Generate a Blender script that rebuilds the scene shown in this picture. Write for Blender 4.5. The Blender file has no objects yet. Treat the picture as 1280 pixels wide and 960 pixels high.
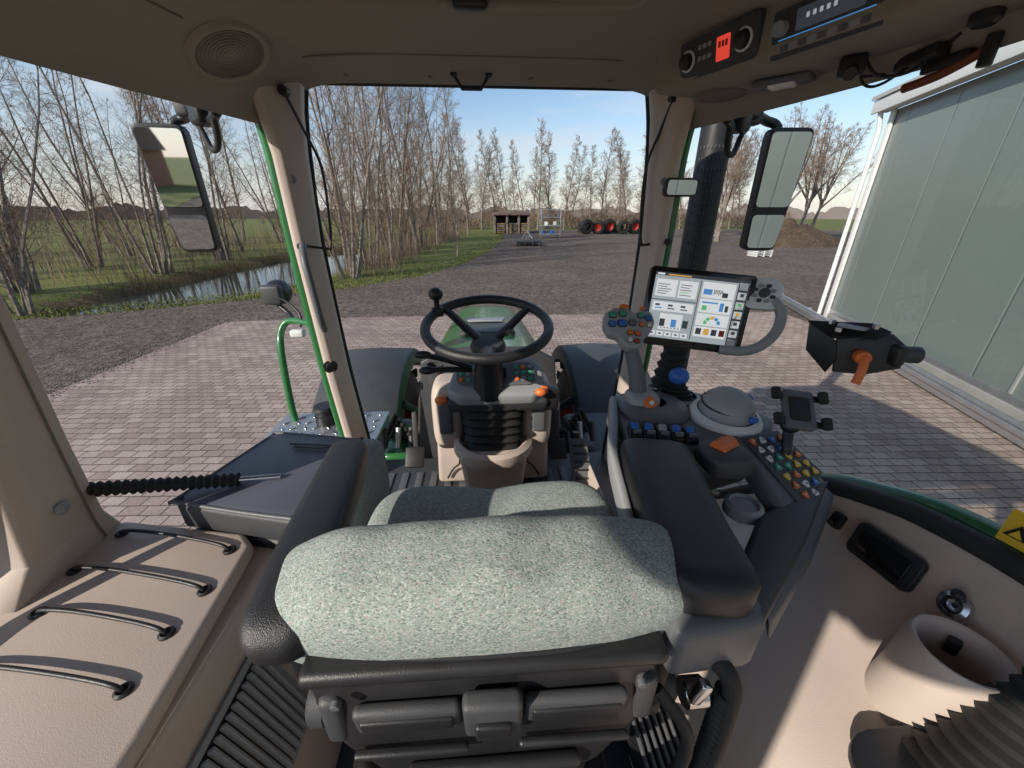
import bpy,bmesh,math,random
from mathutils import Vector,Matrix,noise
V=Vector
random.seed(7)
scene=bpy.context.scene
COL=bpy.context.collection
H=2.75
# ------------------------------------------------------------------ helpers
GR=[];CUR=None;OFF=V((0,0,0));MX=Matrix.Identity(4)
def group(name,cab=True):
    global CUR,OFF,MX
    e=bpy.data.objects.new(name,None);COL.objects.link(e);e.empty_display_size=.1
    CUR=e;GR.append(e);OFF=V((0,0,H)) if cab else V((0,0,0));MX=Matrix.Identity(4);return e
def frame(o,x,n):
    """local frame: u along x, w along normal n"""
    global MX
    x=V(x).normalized();n=V(n);n=(n-x*n.dot(x)).normalized();y=n.cross(x)
    MX=Matrix(((x.x,y.x,n.x,o[0]),(x.y,y.y,n.y,o[1]),(x.z,y.z,n.z,o[2]),(0,0,0,1)))
def unframe():
    global MX
    MX=Matrix.Identity(4)
def fin(name,bm,mats,smooth=True,ang=38,parent=True,recalc=True):
    if not isinstance(mats,(list,tuple)):mats=[mats]
    for v in bm.verts:v.co=(MX@v.co)+OFF
    if recalc:bmesh.ops.recalc_face_normals(bm,faces=bm.faces)
    me=bpy.data.meshes.new(name);bm.to_mesh(me);bm.free()
    for m in mats:me.materials.append(m)
    if smooth:
        me.polygons.foreach_set('use_smooth',[True]*len(me.polygons))
        me.set_sharp_from_angle(angle=math.radians(ang))
    o=bpy.data.objects.new(name,me);COL.objects.link(o)
    if parent and CUR:o.parent=CUR
    return o
def box(name,c,s,mat,rot=(0,0,0),bev=.004,seg=3):
    bm=bmesh.new();bmesh.ops.create_cube(bm,size=1)
    for v in bm.verts:v.co=V((v.co.x*s[0],v.co.y*s[1],v.co.z*s[2]))
    if bev>0:bmesh.ops.bevel(bm,geom=bm.edges[:],offset=min(bev,min(s)*.45),segments=seg,profile=.5,affect='EDGES')
    R=Matrix.Rotation(math.radians(rot[2]),3,'Z')@Matrix.Rotation(math.radians(rot[1]),3,'Y')@Matrix.Rotation(math.radians(rot[0]),3,'X')
    for v in bm.verts:v.co=R@v.co+V(c)
    return fin(name,bm,mat)
def prism(name,pts,vec,mat,bev=.004,seg=3,smooth=True):
    bm=bmesh.new();vec=V(vec)
    a=[bm.verts.new(V(p)) for p in pts];b=[bm.verts.new(V(p)+vec) for p in pts]
    n=len(pts);bm.faces.new(a);bm.faces.new(b[::-1])
    for i in range(n):bm.faces.new((a[i],b[i],b[(i+1)%n],a[(i+1)%n]))
    bmesh.ops.recalc_face_normals(bm,faces=bm.faces)
    if bev>0:
        bmesh.ops.bevel(bm,geom=bm.edges[:],offset=bev,segments=seg,profile=.5,affect='EDGES',clamp_overlap=True)
    return fin(name,bm,mat,smooth)
def rpoly(w,h,r,n=5,z=0,cx=0,cy=0):
    out=[]
    for sx,sy,a0 in((1,1,0),(-1,1,90),(-1,-1,180),(1,-1,270)):
        for i in range(n+1):
            a=math.radians(a0+90*i/n)
            out.append((cx+sx*(w/2-r)+r*math.cos(a),cy+sy*(h/2-r)+r*math.sin(a),z))
    return out
def basis(d):
    d=V(d).normalized();u=d.cross(V((0,0,1)))
    if u.length<.05:u=d.cross(V((1,0,0)))
    u.normalize();return d,u,d.cross(u)
def lathe(name,o,axis,prof,mat,n=28,mats=None,fm=None):
    d,u,w=basis(axis);o=V(o);bm=bmesh.new();rings=[]
    for r,h in prof:
        if r<1e-6:rings.append([bm.verts.new(o+d*h)])
        else:rings.append([bm.verts.new(o+d*h+(u*math.cos(2*math.pi*i/n)+w*math.sin(2*math.pi*i/n))*r) for i in range(n)])
    for k in range(len(rings)-1):
        A,B=rings[k],rings[k+1]
        for i in range(n):
            j=(i+1)%n
            if len(A)==1 and len(B)==1:continue
            if len(A)==1:f=bm.faces.new((A[0],B[i],B[j]))
            elif len(B)==1:f=bm.faces.new((A[i],A[j],B[0]))
            else:f=bm.faces.new((A[i],A[j],B[j],B[i]))
            if fm:f.material_index=fm[k]
    return fin(name,bm,mats or mat)
def cyl(name,p0,p1,r,mat,r1=None,n=24,b=None):
    p0=V(p0);p1=V(p1);L=(p1-p0).length;r1=r if r1 is None else r1;b=min(.15*r,.01,L*.3) if b is None else b
    return lathe(name,p0,p1-p0,[(0,0),(r-b,0),(r,b),(r1,L-b),(r1-b,L),(0,L)],mat,n)
def spline(pts,k=6):
    P=[V(p) for p in pts]
    if len(P)<3:return P
    out=[]
    for i in range(len(P)-1):
        a=P[max(i-1,0)];b=P[i];c=P[i+1];d=P[min(i+2,len(P)-1)]
        for j in range(k):
            t=j/k;out.append(.5*((2*b)+(c-a)*t+(2*a-5*b+4*c-d)*t*t+(3*b-a-3*c+d)*t**3))
    out.append(P[-1]);return out
def sweep(name,path,sec,mat,cap=True):
    bm=bmesh.new();n=len(path);prev=None;rings=[]
    for i,p in enumerate(path):
        t=(path[min(i+1,n-1)]-path[max(i-1,0)]).normalized()
        if prev is None:
            _,u,w=basis(t)
        else:
            u=(prev-t*prev.dot(t)).normalized();w=t.cross(u)
        prev=u
        rings.append([bm.verts.new(p+u*a+w*b) for a,b in sec(i,i/(n-1))])
    m=len(rings[0])
    for k in range(n-1):
        for i in range(m):
            j=(i+1)%m;bm.faces.new((rings[k][i],rings[k][j],rings[k+1][j],rings[k+1][i]))
    if cap:
        bm.faces.new(rings[0]);bm.faces.new(rings[-1][::-1])
    return fin(name,bm,mat,ang=50)
def circ(r,n=12):return [(r*math.cos(2*math.pi*i/n),r*math.sin(2*math.pi*i/n)) for i in range(n)]
def tube(name,pts,r,mat,n=10,sm=True,k=6):
    P=spline(pts,k) if sm else [V(p) for p in pts]
    return sweep(name,P,lambda i,t:circ(r,n),mat)
def bellows(name,p0,p1,r0,r1,ribs,mat,depth=.25,n=20,sq=None):
    p0=V(p0);p1=V(p1);P=[];R=[]
    for i in range(ribs*4+1):
        t=i/(ribs*4);P.append(p0.lerp(p1,t));rr=r0+(r1-r0)*t
        R.append(rr*(1-depth*(.5-.5*math.cos(2*math.pi*t*ribs))))
    def sec(i,t):
        if sq:
            o=[]
            for q in range(32):
                a=2*math.pi*q/32;c,s=math.cos(a),math.sin(a);e=.55
                o.append((R[i]*abs(c)**e*(1 if c>0 else -1),R[i]*sq*abs(s)**e*(1 if s>0 else -1)))
            return o
        return circ(R[i],n)
    return sweep(name,P,sec,mat)
def pad(name,pts,w,h,mat,e=.5,k=6,endr=.5):
    P=spline(pts,k);d0=(P[0]-P[1]).normalized();d1=(P[-1]-P[-2]).normalized();W0=w[0]*endr
    A=[P[0]+d0*W0*math.sin(x*math.pi/2) for x in (1,.92,.75,.5,.25)]
    B=[P[-1]+d1*w[-1]*endr*math.sin(x*math.pi/2) for x in (.25,.5,.75,.92,1)]
    Q=A+P+B;nn=len(Q);sc=[math.cos(x*math.pi/2) for x in (1,.92,.75,.5,.25)];sc[0]=.05
    bm=bmesh.new();rings=[]
    for i,p in enumerate(Q):
        t=min(max((i-5)/(len(P)-1),0),1);f=t*(len(w)-1);a=int(min(f,len(w)-2));fr=f-a
        ww=(w[a]+(w[a+1]-w[a])*fr)/2;hh=(h[a]+(h[a+1]-h[a])*fr)/2
        s=1
        if i<5:s=sc[i]
        if i>=nn-5:s=sc[nn-1-i]
        s=s**.7
        tt=(Q[min(i+1,nn-1)]-Q[max(i-1,0)]).normalized();u=tt.cross(V((0,0,1))).normalized();z=u.cross(tt);r=[]
        for q in range(28):
            an=2*math.pi*q/28;c,sn=math.cos(an),math.sin(an)
            r.append(bm.verts.new(p+u*ww*s*abs(c)**e*(1 if c>0 else -1)+z*hh*s*abs(sn)**e*(1 if sn>0 else -1)))
        rings.append(r)
    for k2 in range(nn-1):
        for i in range(28):
            j=(i+1)%28;bm.faces.new((rings[k2][i],rings[k2][j],rings[k2+1][j],rings[k2+1][i]))
    bm.faces.new(rings[0]);bm.faces.new(rings[-1][::-1])
    return fin(name,bm,mat,ang=60)
def sell(name,c,s,e1,e2,mat,fn=None,nu=48,nv=28,rx=0):
    bm=bmesh.new();R=Matrix.Rotation(math.radians(rx),3,'X');rings=[]
    sg=lambda x,e:abs(x)**e*(1 if x>=0 else -1)
    for j in range(1,nv):
        ph=-math.pi/2+math.pi*j/nv;r=[]
        for i in range(nu):
            th=2*math.pi*i/nu
            p=V((s[0]*sg(math.cos(ph),e1)*sg(math.cos(th),e2),s[1]*sg(math.cos(ph),e1)*sg(math.sin(th),e2),s[2]*sg(math.sin(ph),e1)))
            if fn:p=fn(p)
            r.append(bm.verts.new(R@p+V(c)))
        rings.append(r)
    for k in range(len(rings)-1):
        for i in range(nu):
            j=(i+1)%nu;bm.faces.new((rings[k][i],rings[k][j],rings[k+1][j],rings[k+1][i]))
    bm.faces.new(rings[0]);bm.faces.new(rings[-1])
    return fin(name,bm,mat,ang=70)
def grid(name,rows,mat,ang=50,smooth=True):
    bm=bmesh.new();R=[[bm.verts.new(V(p)) for p in r] for r in rows]
    for a in range(len(R)-1):
        for b in range(len(R[0])-1):bm.faces.new((R[a][b],R[a][b+1],R[a+1][b+1],R[a+1][b]))
    return fin(name,bm,mat,smooth,ang)
def ring_(name,o,axis,R,r,mat,n=48,m=10):
    d,u,w=basis(axis);o=V(o);bm=bmesh.new();rs=[]
    for i in range(n):
        a=2*math.pi*i/n;e=u*math.cos(a)+w*math.sin(a)
        rs.append([bm.verts.new(o+e*(R+r*math.cos(2*math.pi*j/m))+d*r*math.sin(2*math.pi*j/m)) for j in range(m)])
    for i in range(n):
        for j in range(m):bm.faces.new((rs[i][j],rs[i][(j+1)%m],rs[(i+1)%n][(j+1)%m],rs[(i+1)%n][j]))
    return fin(name,bm,mat)
# ------------------------------------------------------------------ materials
def mat(name,col,rough=.5,metal=0,var=.12,scale=8,bump=0,bscale=300,spec=.5,coat=0,emit=None,es=1,rv=.1):
    m=bpy.data.materials.new(name);m.use_nodes=True;nt=m.node_tree;N=nt.nodes;L=nt.links
    b=N['Principled BSDF'];tc=N.new('ShaderNodeTexCoord')
    nz=N.new('ShaderNodeTexNoise');nz.inputs['Scale'].default_value=scale;nz.inputs['Detail'].default_value=5;L.new(tc.outputs['Object'],nz.inputs['Vector'])
    mx=N.new('ShaderNodeMix');mx.data_type='RGBA'
    mx.inputs[6].default_value=(*[c*(1-var) for c in col],1);mx.inputs[7].default_value=(*[min(c*(1+var),1) for c in col],1)
    L.new(nz.outputs[0],mx.inputs[0]);L.new(mx.outputs[2],b.inputs['Base Color'])
    mr=N.new('ShaderNodeMapRange');mr.inputs[3].default_value=max(rough-rv,.02);mr.inputs[4].default_value=min(rough+rv,1)
    L.new(nz.outputs[0],mr.inputs[0]);L.new(mr.outputs[0],b.inputs['Roughness'])
    b.inputs['Metallic'].default_value=metal;b.inputs['Specular IOR Level'].default_value=spec
    if coat:b.inputs['Coat Weight'].default_value=coat;b.inputs['Coat Roughness'].default_value=.08
    if emit:b.inputs['Emission Color'].default_value=(*emit,1);b.inputs['Emission Strength'].default_value=es
    if bump:
        n2=N.new('ShaderNodeTexNoise');n2.inputs['Scale'].default_value=bscale;n2.inputs['Detail'].default_value=3;L.new(tc.outputs['Object'],n2.inputs['Vector'])
        bp=N.new('ShaderNodeBump');bp.inputs['Strength'].default_value=bump;bp.inputs['Distance'].default_value=.002
        L.new(n2.outputs[0],bp.inputs['Height']);L.new(bp.outputs[0],b.inputs['Normal'])
    return m
M={}
M['beige']=mat('beige_plastic',(.55,.455,.395),.50,var=.12,scale=5,bump=.22,bscale=500)
M['liner']=mat('headliner',(.30,.26,.22),.85,var=.09,scale=3,bump=.3,bscale=700,spec=.2)
M['linerd']=mat('headliner_grille',(.20,.175,.15),.85,var=.07,scale=4,bump=.3,bscale=700,spec=.2)
M['dgrey']=mat('dark_grey_plastic',(.055,.057,.062),.5,var=.2,scale=14,bump=.3,bscale=600)
M['mgrey']=mat('mid_grey_plastic',(.12,.125,.135),.45,var=.12,scale=10,bump=.2,bscale=600)
M['lgrey']=mat('light_grey_plastic',(.31,.32,.33),.45,var=.08,bump=.15,bscale=600)
M['black']=mat('black_plastic',(.018,.018,.02),.42,var=.25,scale=20,bump=.2,bscale=500)
M['rubber']=mat('rubber',(.02,.02,.02),.7,var=.3,scale=15,bump=.3,bscale=300)
M['leather']=mat('black_leather',(.024,.024,.027),.38,var=.2,scale=9,bump=.45,bscale=650)
M['tray']=mat('tray_plastic',(.11,.118,.15),.36,var=.2,scale=6,bump=.3,bscale=700)
M['green']=mat('green_paint',(.03,.16,.05),.3,var=.1,coat=.5)
M['orange']=mat('orange_plastic',(.72,.17,.04),.4,var=.08)
M['red']=mat('red_plastic',(.42,.03,.02),.45)
M['hammer']=mat('hammer_plastic',(.22,.05,.03),.45)
M['blue']=mat('blue_plastic',(.04,.15,.5),.35)
M['gbtn']=mat('green_button',(.05,.33,.22),.4)
M['yellow']=mat('yellow_plastic',(.8,.5,.04),.4)
M['white']=mat('white_plastic',(.7,.71,.7),.4,var=.05)
M['chrome']=mat('chrome',(.6,.6,.62),.2,1,var=.05)
M['steel']=mat('galvanised_steel',(.5,.51,.53),.4,.8,var=.15,scale=6)
M['mirror']=mat('mirror_glass',(.85,.87,.88),.02,1,var=.01,rv=.005)
M['lens']=mat('lamp_lens',(.75,.74,.7),.25)
M['scr']=mat('screen_page',(.3,.32,.33),.2,emit=(.50,.56,.58),es=.5)
M['scrw']=mat('screen_white',(.5,.5,.5),.2,emit=(.8,.83,.83),es=.65)
M['scrb']=mat('screen_blue',(.05,.2,.5),.2,emit=(.1,.35,.75),es=.5)
M['scrd']=mat('screen_dark',(.02,.02,.025),.15,emit=(.05,.06,.07),es=.5)
M['scrg']=mat('screen_green',(.05,.4,.1),.2,emit=(.15,.6,.25),es=.5)
M['scro']=mat('screen_orange',(.6,.3,.05),.2,emit=(.85,.5,.1),es=.5)
M['led']=mat('red_display',(.4,.02,.02),.2,emit=(1,.08,.05),es=.6)
M['gloss']=mat('gloss_black',(.01,.01,.012),.12,var=.1)
def fabric():
    m=mat('seat_fabric',(.34,.38,.365),.95,var=.12,scale=3,spec=.1)
    nt=m.node_tree;N=nt.nodes;L=nt.links;b=N['Principled BSDF'];tc=N['Texture Coordinate']
    base=b.inputs['Base Color'].links[0].from_socket
    mp=N.new('ShaderNodeMapping');mp.inputs['Scale'].default_value=(.6,1.2,1.2);mp.inputs['Rotation'].default_value=(.2,.1,.3);L.new(tc.outputs['Object'],mp.inputs[0])
    vo=N.new('ShaderNodeTexVoronoi');vo.inputs['Scale'].default_value=560;L.new(mp.outputs[0],vo.inputs['Vector'])
    cr=N.new('ShaderNodeValToRGB');e=cr.color_ramp;e.interpolation='CONSTANT'
    cols=[(0,(.10,.13,.12)),(.15,(.26,.295,.28)),(.38,(.38,.42,.40)),(.60,(.20,.32,.26)),(.68,(.34,.36,.35)),(.84,(.42,.34,.34)),(.90,(.55,.58,.56))]
    e.elements[0].position=0;e.elements[0].color=(*cols[0][1],1);e.elements[1].position=cols[1][0];e.elements[1].color=(*cols[1][1],1)
    for p,c in cols[2:]:
        k=e.elements.new(p);k.color=(*c,1)
    sp=N.new('ShaderNodeSeparateColor');L.new(vo.outputs['Color'],sp.inputs[0]);L.new(sp.outputs[0],cr.inputs[0])
    mx=N.new('ShaderNodeMix');mx.data_type='RGBA';mx.inputs[0].default_value=.62;L.new(base,mx.inputs[6]);L.new(cr.outputs[0],mx.inputs[7]);L.new(mx.outputs[2],b.inputs['Base Color'])
    inv=N.new('ShaderNodeMath');inv.operation='SUBTRACT';inv.inputs[0].default_value=1;L.new(vo.outputs['Distance'],inv.inputs[1])
    bp=N.new('ShaderNodeBump');bp.inputs['Strength'].default_value=.45;bp.inputs['Distance'].default_value=.0012;L.new(inv.outputs[0],bp.inputs['Height'])
    n2=N.new('ShaderNodeTexNoise');n2.inputs['Scale'].default_value=9;n2.inputs['Detail'].default_value=2;L.new(tc.outputs['Object'],n2.inputs[0])
    b2=N.new('ShaderNodeBump');b2.inputs['Strength'].default_value=.25;b2.inputs['Distance'].default_value=.02;L.new(n2.outputs[0],b2.inputs['Height']);L.new(bp.outputs[0],b2.inputs['Normal']);L.new(b2.outputs[0],b.inputs['Normal'])
    return m
M['fabric']=fabric()
def ground_mat(name,c1,c2,c3,s1,s2,bump,bs,rough=.95,d=.05):
    m=bpy.data.materials.new(name);m.use_nodes=True;nt=m.node_tree;N=nt.nodes;L=nt.links;b=N['Principled BSDF'];tc=N.new('ShaderNodeTexCoord')
    def nz(s,d=6):
        n=N.new('ShaderNodeTexNoise');n.inputs['Scale'].default_value=s;n.inputs['Detail'].default_value=d;n.inputs['Roughness'].default_value=.65;L.new(tc.outputs['Object'],n.inputs['Vector']);return n
    a=nz(s1);c=nz(s2,8)
    r1=N.new('ShaderNodeValToRGB');r1.color_ramp.elements[0].position=.35;r1.color_ramp.elements[1].position=.65;L.new(a.outputs[0],r1.inputs[0])
    r2=N.new('ShaderNodeValToRGB');r2.color_ramp.elements[0].position=.38;r2.color_ramp.elements[1].position=.66;L.new(c.outputs[0],r2.inputs[0])
    m1=N.new('ShaderNodeMix');m1.data_type='RGBA';m1.inputs[6].default_value=(*c1,1);m1.inputs[7].default_value=(*c2,1);L.new(r1.outputs[0],m1.inputs[0])
    m2=N.new('ShaderNodeMix');m2.data_type='RGBA';m2.inputs[7].default_value=(*c3,1);L.new(m1.outputs[2],m2.inputs[6]);L.new(r2.outputs[0],m2.inputs[0])
    L.new(m2.outputs[2],b.inputs['Base Color']);b.inputs['Roughness'].default_value=rough;b.inputs['Specular IOR Level'].default_value=.15
    bn=nz(bs,6);bp=N.new('ShaderNodeBump');bp.inputs['Strength'].default_value=bump;bp.inputs['Distance'].default_value=d;L.new(bn.outputs[0],bp.inputs['Height']);L.new(bp.outputs[0],b.inputs['Normal'])
    return m
M['grass']=ground_mat('grass',(.105,.15,.032),(.185,.215,.06),(.15,.13,.065),.35,3.5,.9,6)
M['gravel']=ground_mat('gravel',(.16,.13,.112),(.24,.20,.172),(.07,.056,.047),.30,7,1,8,d=.09)
M['stone']=ground_mat('loose_stone',(.22,.19,.17),(.34,.30,.27),(.12,.10,.09),3,9,.3,8)
M['soil']=ground_mat('soil',(.17,.115,.075),(.24,.18,.105),(.12,.11,.05),.8,5,1,4)
M['mound']=ground_mat('mound_soil',(.10,.07,.05),(.15,.11,.08),(.05,.038,.026),.8,5,1,4)
M['bark']=ground_mat('bark',(.24,.205,.17),(.36,.32,.28),(.12,.10,.08),1.2,7,.5,20)
M['twig']=ground_mat('twig',(.23,.165,.125),(.30,.23,.18),(.16,.11,.08),.5,3,.2,20)
M['straw']=ground_mat('dry_reed',(.30,.23,.12),(.22,.20,.09),(.16,.11,.06),.5,3,.2,20)
def paving():
    m=bpy.data.materials.new('brick_paving');m.use_nodes=True;nt=m.node_tree;N=nt.nodes;L=nt.links;b=N['Principled BSDF'];tc=N.new('ShaderNodeTexCoord')
    mp=N.new('ShaderNodeMapping');mp.inputs['Rotation'].default_value=(0,0,math.radians(3));L.new(tc.outputs['Object'],mp.inputs[0])
    wn=N.new('ShaderNodeTexNoise');wn.inputs['Scale'].default_value=3;L.new(tc.outputs['Object'],wn.inputs[0])
    va=N.new('ShaderNodeVectorMath');va.operation='MULTIPLY_ADD';va.inputs[1].default_value=(.03,.03,0);L.new(wn.outputs[1],va.inputs[0]);L.new(mp.outputs[0],va.inputs[2])
    br=N.new('ShaderNodeTexBrick');br.inputs['Scale'].default_value=1;br.inputs['Brick Width'].default_value=.21;br.inputs['Row Height'].default_value=.14;br.inputs['Mortar Size'].default_value=.008;br.inputs['Mortar Smooth'].default_value=.4
    br.inputs['Color1'].default_value=(.33,.25,.22,1);br.inputs['Color2'].default_value=(.47,.38,.335,1);br.inputs['Mortar'].default_value=(.12,.095,.08,1);br.inputs['Bias'].default_value=0
    L.new(va.outputs[0],br.inputs['Vector'])
    nz=N.new('ShaderNodeTexNoise');nz.inputs['Scale'].default_value=.5;nz.inputs['Detail'].default_value=8;nz.inputs['Roughness'].default_value=.6;L.new(tc.outputs['Object'],nz.inputs[0])
    nf=N.new('ShaderNodeTexNoise');nf.inputs['Scale'].default_value=45;nf.inputs['Detail'].default_value=4;L.new(tc.outputs['Object'],nf.inputs[0])
    r=N.new('ShaderNodeMapRange');r.inputs[1].default_value=.3;r.inputs[2].default_value=.7;r.inputs[3].default_value=.64;r.inputs[4].default_value=1.12;L.new(nz.outputs[0],r.inputs[0])
    r2=N.new('ShaderNodeMapRange');r2.inputs[1].default_value=.3;r2.inputs[2].default_value=.7;r2.inputs[3].default_value=.82;r2.inputs[4].default_value=1.15;L.new(nf.outputs[0],r2.inputs[0])
    mu=N.new('ShaderNodeMath');mu.operation='MULTIPLY';L.new(r.outputs[0],mu.inputs[0]);L.new(r2.outputs[0],mu.inputs[1])
    vm=N.new('ShaderNodeVectorMath');vm.operation='SCALE';L.new(br.outputs[0],vm.inputs[0]);L.new(mu.outputs[0],vm.inputs['Scale']);L.new(vm.outputs[0],b.inputs['Base Color'])
    b.inputs['Roughness'].default_value=.85;b.inputs['Specular IOR Level'].default_value=.3
    iv=N.new('ShaderNodeMath');iv.operation='SUBTRACT';iv.inputs[0].default_value=1;L.new(br.outputs[1],iv.inputs[1])
    bp=N.new('ShaderNodeBump');bp.inputs['Strength'].default_value=.7;bp.inputs['Distance'].default_value=.01;L.new(iv.outputs[0],bp.inputs['Height']);L.new(bp.outputs[0],b.inputs['Normal'])
    return m
M['paving']=paving()
def water():
    m=mat('pond_water',(.05,.055,.045),.06,var=.2,scale=1,rv=.02,spec=.8);nt=m.node_tree;N=nt.nodes;L=nt.links
    n=N.new('ShaderNodeTexNoise');n.inputs['Scale'].default_value=2.5;n.inputs['Detail'].default_value=3;L.new(N['Texture Coordinate'].outputs['Object'],n.inputs[0])
    bp=N.new('ShaderNodeBump');bp.inputs['Strength'].default_value=.05;bp.inputs['Distance'].default_value=.05;L.new(n.outputs[0],bp.inputs['Height']);L.new(bp.outputs[0],N['Principled BSDF'].inputs['Normal']);return m
M['water']=water()
def cladding():
    m=mat('wall_cladding',(.165,.20,.19),.22,var=.07,scale=.6,spec=.7,rv=.06);nt=m.node_tree;N=nt.nodes;L=nt.links
    mp=N.new('ShaderNodeMapping');mp.inputs['Rotation'].default_value=(0,0,math.radians(-19.6));L.new(N['Texture Coordinate'].outputs['Object'],mp.inputs[0])
    w=N.new('ShaderNodeTexWave');w.bands_direction='Y';w.inputs['Scale'].default_value=.28;L.new(mp.outputs[0],w.inputs[0])
    cr=N.new('ShaderNodeValToRGB');cr.color_ramp.elements[0].position=0;cr.color_ramp.elements[1].position=.002;L.new(w.outputs[1],cr.inputs[0])
    bp=N.new('ShaderNodeBump');bp.inputs['Strength'].default_value=.6;bp.inputs['Distance'].default_value=.02;L.new(cr.outputs[0],bp.inputs['Height'])
    n=N.new('ShaderNodeTexNoise');n.inputs['Scale'].default_value=1.3;L.new(N['Texture Coordinate'].outputs['Object'],n.inputs[0]);b2=N.new('ShaderNodeBump');b2.inputs['Strength'].default_value=.06;b2.inputs['Distance'].default_value=.1;L.new(n.outputs[0],b2.inputs['Height']);L.new(bp.outputs[0],b2.inputs['Normal']);L.new(b2.outputs[0],N['Principled BSDF'].inputs['Normal']);return m
M['clad']=cladding()
M['roofsheet']=mat('roof_sheet',(.4,.4,.4),.6,scale=1)
M['brickwall']=mat('house_brick',(.30,.14,.09),.85,scale=3,var=.3)
M['render']=mat('white_render',(.62,.61,.57),.85,scale=1,var=.06)
M['tile']=mat('roof_tile',(.16,.10,.08),.8,scale=3,var=.3)
M['window']=mat('window_glass',(.03,.035,.04),.08)
M['conc']=mat('concrete',(.33,.32,.30),.85,scale=2,var=.2)
M['far']=mat('distant_foliage',(.19,.165,.16),1,scale=.05,var=.3,spec=0)
def glassm():
    m=bpy.data.materials.new('cab_glass');m.use_nodes=True;nt=m.node_tree;N=nt.nodes;L=nt.links;N.remove(N['Principled BSDF'])
    t=N.new('ShaderNodeBsdfTransparent');t.inputs[0].default_value=(.95,.975,.96,1);g=N.new('ShaderNodeBsdfGlossy');g.inputs['Roughness'].default_value=.01
    mx=N.new('ShaderNodeMixShader');mx.inputs[0].default_value=.035
    L.new(t.outputs[0],mx.inputs[1]);L.new(g.outputs[0],mx.inputs[2]);L.new(mx.outputs[0],N['Material Output'].inputs[0]);return m
M['glass']=glassm()
# ------------------------------------------------------------------ SETTING
POND=[(-13.2,13.3),(-10.2,15.2),(-8.9,20),(-8.6,26),(-8.8,34),(-12,37),(-14,33),(-14.4,26),(-14.4,20),(-14.4,15.3)]
def inpoly(x,y,P):
    c=False;n=len(P)
    for i in range(n):
        x1,y1=P[i];x2,y2=P[i-1]
        if (y1>y)!=(y2>y) and x<(x2-x1)*(y-y1)/(y2-y1)+x1:c=not c
    return c
def dpoly(x,y,P):
    d=1e9;p=V((x,y))
    for i in range(len(P)):
        a=V(P[i]);b=V(P[i-1]);t=max(0,min(1,(p-a).dot(b-a)/(b-a).length_squared));d=min(d,(p-a-(b-a)*t).length)
    return -d if inpoly(x,y,P) else d
def gz(x,y):
    z=0
    if -22<x<-3 and 8<y<45:
        d=dpoly(x,y,POND)+.35*noise.noise(V((x*.6,y*.6,5)))
        if d<1.6:
            t=max(0,min(1,(1.6-d)/2.1));z=-.95*t*t*(3-2*t)
            z+=.10*noise.noise(V((x,y,0)))*t
    if (x<-16 or y>13) and x<0:
        z+=.05*noise.noise(V((x*.4,y*.4,3)))*min(1,max(0,y-14)/4) if x>-16 else .06*noise.noise(V((x*.4,y*.4,3)))
    return z-.02
def axis(lo,hi,flo,fhi,st):
    a=[];x=flo
    while x<=fhi:a.append(x);x+=st
    s=st;x=a[-1]
    while x<hi:s*=1.35;x+=s;a.append(min(x,hi))
    s=st;x=flo;b=[]
    while x>lo:s*=1.35;x-=s;b.append(max(x,lo))
    return b[::-1]+a
xs=axis(-900,900,-24,4,.45);ys=axis(-300,1500,8,46,.45)
g=grid('grass_ground',[[(x,y,gz(x,y)) for x in xs] for y in ys],M['grass'],80)
g.data.materials.append(M['soil'])
for p in g.data.polygons:
    c=p.center
    if c.z<-.13+.12*noise.noise(c*1.3) and -20<c.x<-4:p.material_index=1
bm=bmesh.new();bm.faces.new([bm.verts.new((x*1.0,y,-.42)) for x,y in [(-17,12),(-7.5,12),(-7.5,39),(-17,39)]]);fin('pond_water',bm,M['water'],False,parent=False,recalc=False)
YARD=[(-40,-45),(40,-45),(60,72),(34,73),(18,72),(3,70),(2,45),(.2,31),(-1.2,24),(-2.9,19),(-5.2,16),(-7.7,13.9),(-10.3,12.4),(-13,11.2),(-40,7)]
def sheet(name,poly,z,m,wob=0):
    bm=bmesh.new();P=[]
    for i in range(len(poly)):
        a=V(poly[i]);b=V(poly[(i+1)%len(poly)]);n=max(1,int((b-a).length/.4)) if wob else 1
        for k in range(n):
            q=a.lerp(b,k/n);w=noise.noise(V((q.x*.9,q.y*.9,0)))*wob+noise.noise(V((q.x*3,q.y*3,7)))*wob*.4 if k else 0
            P.append(bm.verts.new((q.x+w,q.y+w,z)))
    f=bm.faces.new(P);bmesh.ops.triangulate(bm,faces=[f]);return fin(name,bm,m,False,parent=False,recalc=False)
sheet('gravel_yard',YARD,.06,M['gravel'],.35)
sheet('brick_paving',[(-7.2,-12),(8.6,-12),(8.6,10.7),(-3.4,10.9),(-7.0,10.6),(-7.1,6)],.075,M['paving'])
sheet('lawn',[(-40,-45),(-12,-45),(-9.5,-20),(-9.5,-14),(-40,-8)],.08,M['grass'],.2)
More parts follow.
